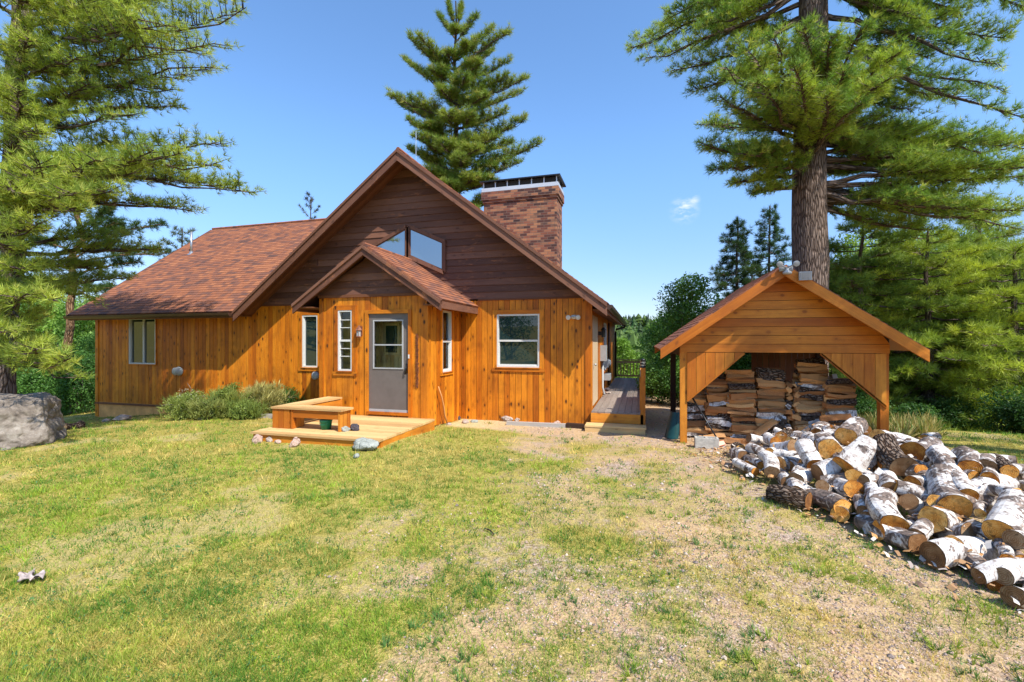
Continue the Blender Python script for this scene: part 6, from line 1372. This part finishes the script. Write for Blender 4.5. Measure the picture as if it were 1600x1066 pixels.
shrub(352, 652, .95, .50, 'taller yellow-green shrub in the middle of the left wall', (.09, .14, .03), (.22, .25, .06), 202, 1500)
shrub(325, 655, .55, .4, 'low feathery shrub between two taller ones at the wall', (.08, .12, .03), (.2, .22, .06), 203, 900)
shrub(412, 648, .85, .60, 'straw-coloured dry shrub left of the green one by the porch', (.24, .22, .08), (.38, .35, .13), 204, 1300, T_G, tsz=.16)
shrub(455, 640, .80, .55, 'dark green shrub near the porch bench', (.03, .08, .015), (.08, .15, .03), 205, 1500, flowers=20)
shrub(487, 632, .75, .40, 'dark green shrub tight against the porch wall', (.03, .075, .015), (.07, .14, .03), 206, 1200, flowers=20)
shrub(385, 655, .5, .4, 'small green shrub before the straw-coloured one', (.07, .12, .025), (.17, .22, .05), 207, 800)
# ---------------------------------------------------------------- distant wooded hills
RS.seed(300); N = 5200; th = RS.uniform(-1.5, 1.5, N)+TH; rr = 45+RS.rand(N)**1.4*330
x = -np.sin(th)*rr; y = np.cos(th)*rr; z = ground(x, y); H = RS.uniform(4, 9, N)*np.where(rr < 90, .55, 1.)
vv = []; cc_ = []
for i in range(N):
    k = 7; b = np.array([x[i], y[i], z[i]]); h = H[i]; w = h*RS.uniform(.16, .34); con = RS.rand() < .6; c = np.array([.05, .095, .028])*RS.uniform(.6, 1.7) if con else np.array([.10, .16, .035])*RS.uniform(.7, 1.4)
    for lv in range(4):
        z0_, z1_ = h*(.1+.2*lv), h*(.45+.19*lv) if lv < 3 else h; ww = w*(1-.22*lv) if con else w*1.5*(1-.12*(lv-1)**2)
        a0 = RS.rand()*6
        for j in range(k):
            t0 = a0+j*2*math.pi/k; t1 = t0+2*math.pi/k*.95; s0 = ww*RS.uniform(.7, 1.25); top = b+np.array([RS.normal()*.06*w, RS.normal()*.06*w, z1_])
            vv += [b+np.array([math.cos(t0)*s0, math.sin(t0)*s0, z0_+RS.uniform(-.05, .05)*h]), b+np.array([math.cos(t1)*s0, math.sin(t1)*s0, z0_+RS.uniform(-.05, .05)*h]), top]
            q = c*RS.uniform(.8, 1.2); cc_ += [q, q, q]
tag(rawmesh('forest', np.array(vv), 3, M['leaves'], col=np.array(cc_)), 'mixed green forest covering the far hills behind the cabin', 'forest', kind='stuff')
# ---------------------------------------------------------------- grass and gravel, sampled densest near the viewer
def screen_pts(n, seed, x0=-500, x1=2050, y0=585, y1=1500, pw=1.):
    rs = np.random.RandomState(seed); px = rs.uniform(x0, x1, n); py = y0+(y1-y0)*rs.rand(n)**pw
    u = (px-800)/F; dx = -ST+u*CT; dy = CT+u*ST; dz = -(py-HY)/F; zz = np.full(n, .1)
    for _ in range(6): t = (zz-CAMZ)/dz; zz = ground(dx*t, dy*t)
    return dx*t, dy*t, zz, t, rs
def okmask(x, y):
    m = ~((x > -16.7) & (x < -1.0) & (y > WY-.03)) & ~((x > PX0) & (x < PX1) & (y > PY-.03)) & ~((x > -6.6) & (x < -3.98) & (y > 6.42) & (y < 8.6)) & ~((x > -1.15) & (x < .1) & (y > 9.6)) & ~((x > .75) & (x < 3.9) & (y > 9.0) & (y < 11.8))
    return m & (y < 40)
def blades(cx, cy, cz, ct, cnt, rad, hh, ww, colr, rs, spread=.9):
    i = np.repeat(np.arange(len(cx)), cnt); n = len(i); ox = rs.normal(0, 1, n)*rad[i]; oy = rs.normal(0, 1, n)*rad[i]
    x = cx[i]+ox; y = cy[i]+oy; h = hh[i]*rs.uniform(.45, 1.15, n); w = ww[i]*rs.uniform(.7, 1.3, n); th = rs.uniform(0, 6.283, n)
    l = np.stack([ox/rad[i]*.35+rs.normal(0, .45, n)*spread, oy/rad[i]*.35+rs.normal(0, .45, n)*spread, np.ones(n)], -1)*h[:, None]
    s = np.stack([np.cos(th), np.sin(th), np.zeros(n)], -1)*w[:, None]/2; p = np.stack([x, y, cz[i]-.004], -1)
    m = okmask(x, y); V = np.stack([p-s, p+s, p+l], 1)[m]; c = (colr[i]*rs.uniform(.75, 1.25, (n, 1)))[m]
    return V.reshape(-1, 3), np.repeat(c, 3, 0)
def lawncol(x, y, rs, ld, sd):
    n = len(x); dry = np.clip((fbm(x+5, y, .8)-.50)*3+rs.normal(0, .38, n)+.34*(1-ld)-.06, 0, 1)[:, None]; yl = np.clip((fbm(x-15, y+4, 1.6)-.42)*4+rs.normal(0, .4, n), 0, 1)[:, None]
    c = np.array([.085, .21, .025])*(1-yl)+np.array([.30, .40, .04])*yl; return (c*(1-dry)+np.array([.68, .49, .16])*dry)*rs.uniform(.75, 1.25, (n, 1))
x, y, z, t, rs = screen_pts(95000, 1, pw=1.3)
ld = lawn(x, y); k = (rs.rand(len(x)) < ld**1.2*1.05) & okmask(x, y) & (y > .2); x, y, z, t, ld = x[k], y[k], z[k], t[k], ld[k]
f = np.clip(t/3, .75, 4.5)
Va, Ca = blades(x, y, z, t, 9, .016*f**.8, rs.uniform(.024, .060, len(x))*(.55+.9*fbm(x, y, 2.6))*np.clip(f**.4, .9, 1.5), .0048*f**.75, lawncol(x, y, rs, ld, 0), rs)
# a short thin undercoat over the same lawn
x, y, z, t, rs = screen_pts(420000, 2, pw=1.2); ld = lawn(x, y); k = (rs.rand(len(x)) < ld) & (y > .2); x, y, z, t, ld = x[k], y[k], z[k], t[k], ld[k]; f = np.clip(t/3, .75, 4.5)
Vb, Cb = blades(x, y, z, t, 1, np.full(len(x), .004), rs.uniform(.012, .03, len(x))*np.clip(f**.3, .9, 1.4), .0034*f**.75, lawncol(x, y, rs, ld, 1), rs, 1.3)
tag(rawmesh('grass', np.concatenate([Va, Vb]), 3, M['grass'], col=np.concatenate([Ca, Cb])), 'patchy yellow-green lawn grass in front of the cabin', 'grass', kind='stuff')
# broad leaved lawn weeds and clover
x, y, z, t, rs = screen_pts(30000, 6, pw=1.3); k = okmask(x, y) & (rs.rand(len(x)) < np.clip((fbm(x+60, y+42, 1.4)-.46)*7, .02, 1)*.8) & (y > .4); x, y, z, t = x[k], y[k], z[k], t[k]; n = len(x)
tag(tufts('clover', np.stack([x, y, z+.012], -1), rs.normal(size=(n, 3))*.3+[0, 0, 1], rs.uniform(.014, .034, n)*np.clip(t/3, .9, 2), np.where(rs.rand(n, 1) < .65, [[.09, .20, .06]], [[.22, .32, .05]])*rs.uniform(.75, 1.2, (n, 1)), T_L, 'leaves', 4), 'low clover and broad-leaved weeds in the lawn', 'clover', kind='stuff')
# weed tufts on the gravel
x, y, z, t, rs = screen_pts(9000, 3, y0=640, pw=1.3)
k = okmask(x, y) & (rs.rand(len(x)) < np.clip((fbm(x+30, y+2, 1.1)-.42)*6, .05, 1)*.32) & (x > -3.5) & (y > .5)
x, y, z, t = x[k], y[k], z[k], t[k]; n = len(x); c = np.where(rs.rand(n, 1) < .4, np.array([[.13, .25, .07]]), np.array([[.32, .40, .06]]))*rs.uniform(.7, 1.2, (n, 1))
PP = []; DD = []; SS_ = []; CC = []
for i in range(n):
    for j in range(rs.randint(3, 12)):
        q = rs.normal(size=2)*.035; PP.append((x[i]+q[0], y[i]+q[1], z[i])); DD.append((q[0]*12, q[1]*12, 1.)); SS_.append(rs.uniform(.03, .075)); CC.append(c[i]*rs.uniform(.8, 1.2))
tag(tufts('weeds', PP, DD, SS_, np.array(CC), T_G, 'grass', 3), 'weed tufts growing through the gravel', 'weeds', kind='stuff')
# tall dry grass behind the right shed post
PP = []; DD = []; rs = np.random.RandomState(9)
for i in range(500): 
    p = hg(rs.uniform(1320, 1475), rs.uniform(668, 690)); PP.append((p.x, p.y+rs.uniform(0, .6), gz(p.x, p.y))); DD.append((rs.normal()*.35, rs.normal()*.35, 1))
tag(tufts('tall_grass', PP, DD, rs.uniform(.12, .42, 500), np.where(rs.rand(500, 1) < .6, [[.42, .34, .13]], [[.16, .22, .05]]), T_G, 'grass', 3), 'tall dry grass stalks behind the right shed post', 'tall grass', kind='stuff')
# pebbles
x, y, z, t, rs = screen_pts(170000, 5, x0=200, y0=640, pw=1.2)
g_ = 1-lawn(x, y); k = okmask(x, y) & (rs.rand(len(x)) < sstep(-3.2, -1.6, x+.1*(y-4))*np.clip((g_-.30)*1.3, 0, 1)*np.clip((fbm(x-9, y+21, 1.3)-.30)*3.0, .08, .8)) & (y > .4)
x, y, z, t = x[k], y[k], z[k], t[k]; n = len(x); s = rs.uniform(.004, .011, n)*np.clip(t/3, .9, 2.4)**.6*np.where(rs.rand(n) < .05, 1.9, 1)
oc = np.array([[1, 0, 0], [0, 1, 0], [-1, 0, 0], [0, -1, 0], [0, 0, .7], [0, 0, -.5]], float); fc = [(0, 1, 4), (1, 2, 4), (2, 3, 4), (3, 0, 4)]
ov = oc[None]*(s[:, None, None])*rs.uniform(.6, 1.25, (n, 6, 3)); an = rs.uniform(0, 6.28, n); ca, sa = np.cos(an)[:, None], np.sin(an)[:, None]
X_ = ov[..., 0]*ca-ov[..., 1]*sa; Y_ = ov[..., 0]*sa+ov[..., 1]*ca; ov = np.stack([X_, Y_, ov[..., 2]], -1)+np.stack([x, y, z+s*.25], -1)[:, None]
V = ov[:, np.array(fc).ravel()].reshape(-1, 3); pal = np.array([[.42, .29, .22], [.48, .35, .28], [.32, .23, .18], [.52, .41, .34], [.44, .27, .19], [.24, .19, .17]]); c = pal[rs.randint(0, 6, n)]*rs.uniform(.8, 1.15, (n, 1))
tag(rawmesh('gravel', V, 3, M['pebble'], col=np.repeat(c, 12, 0)), 'pinkish grey gravel scattered over the drive', 'gravel', kind='stuff')
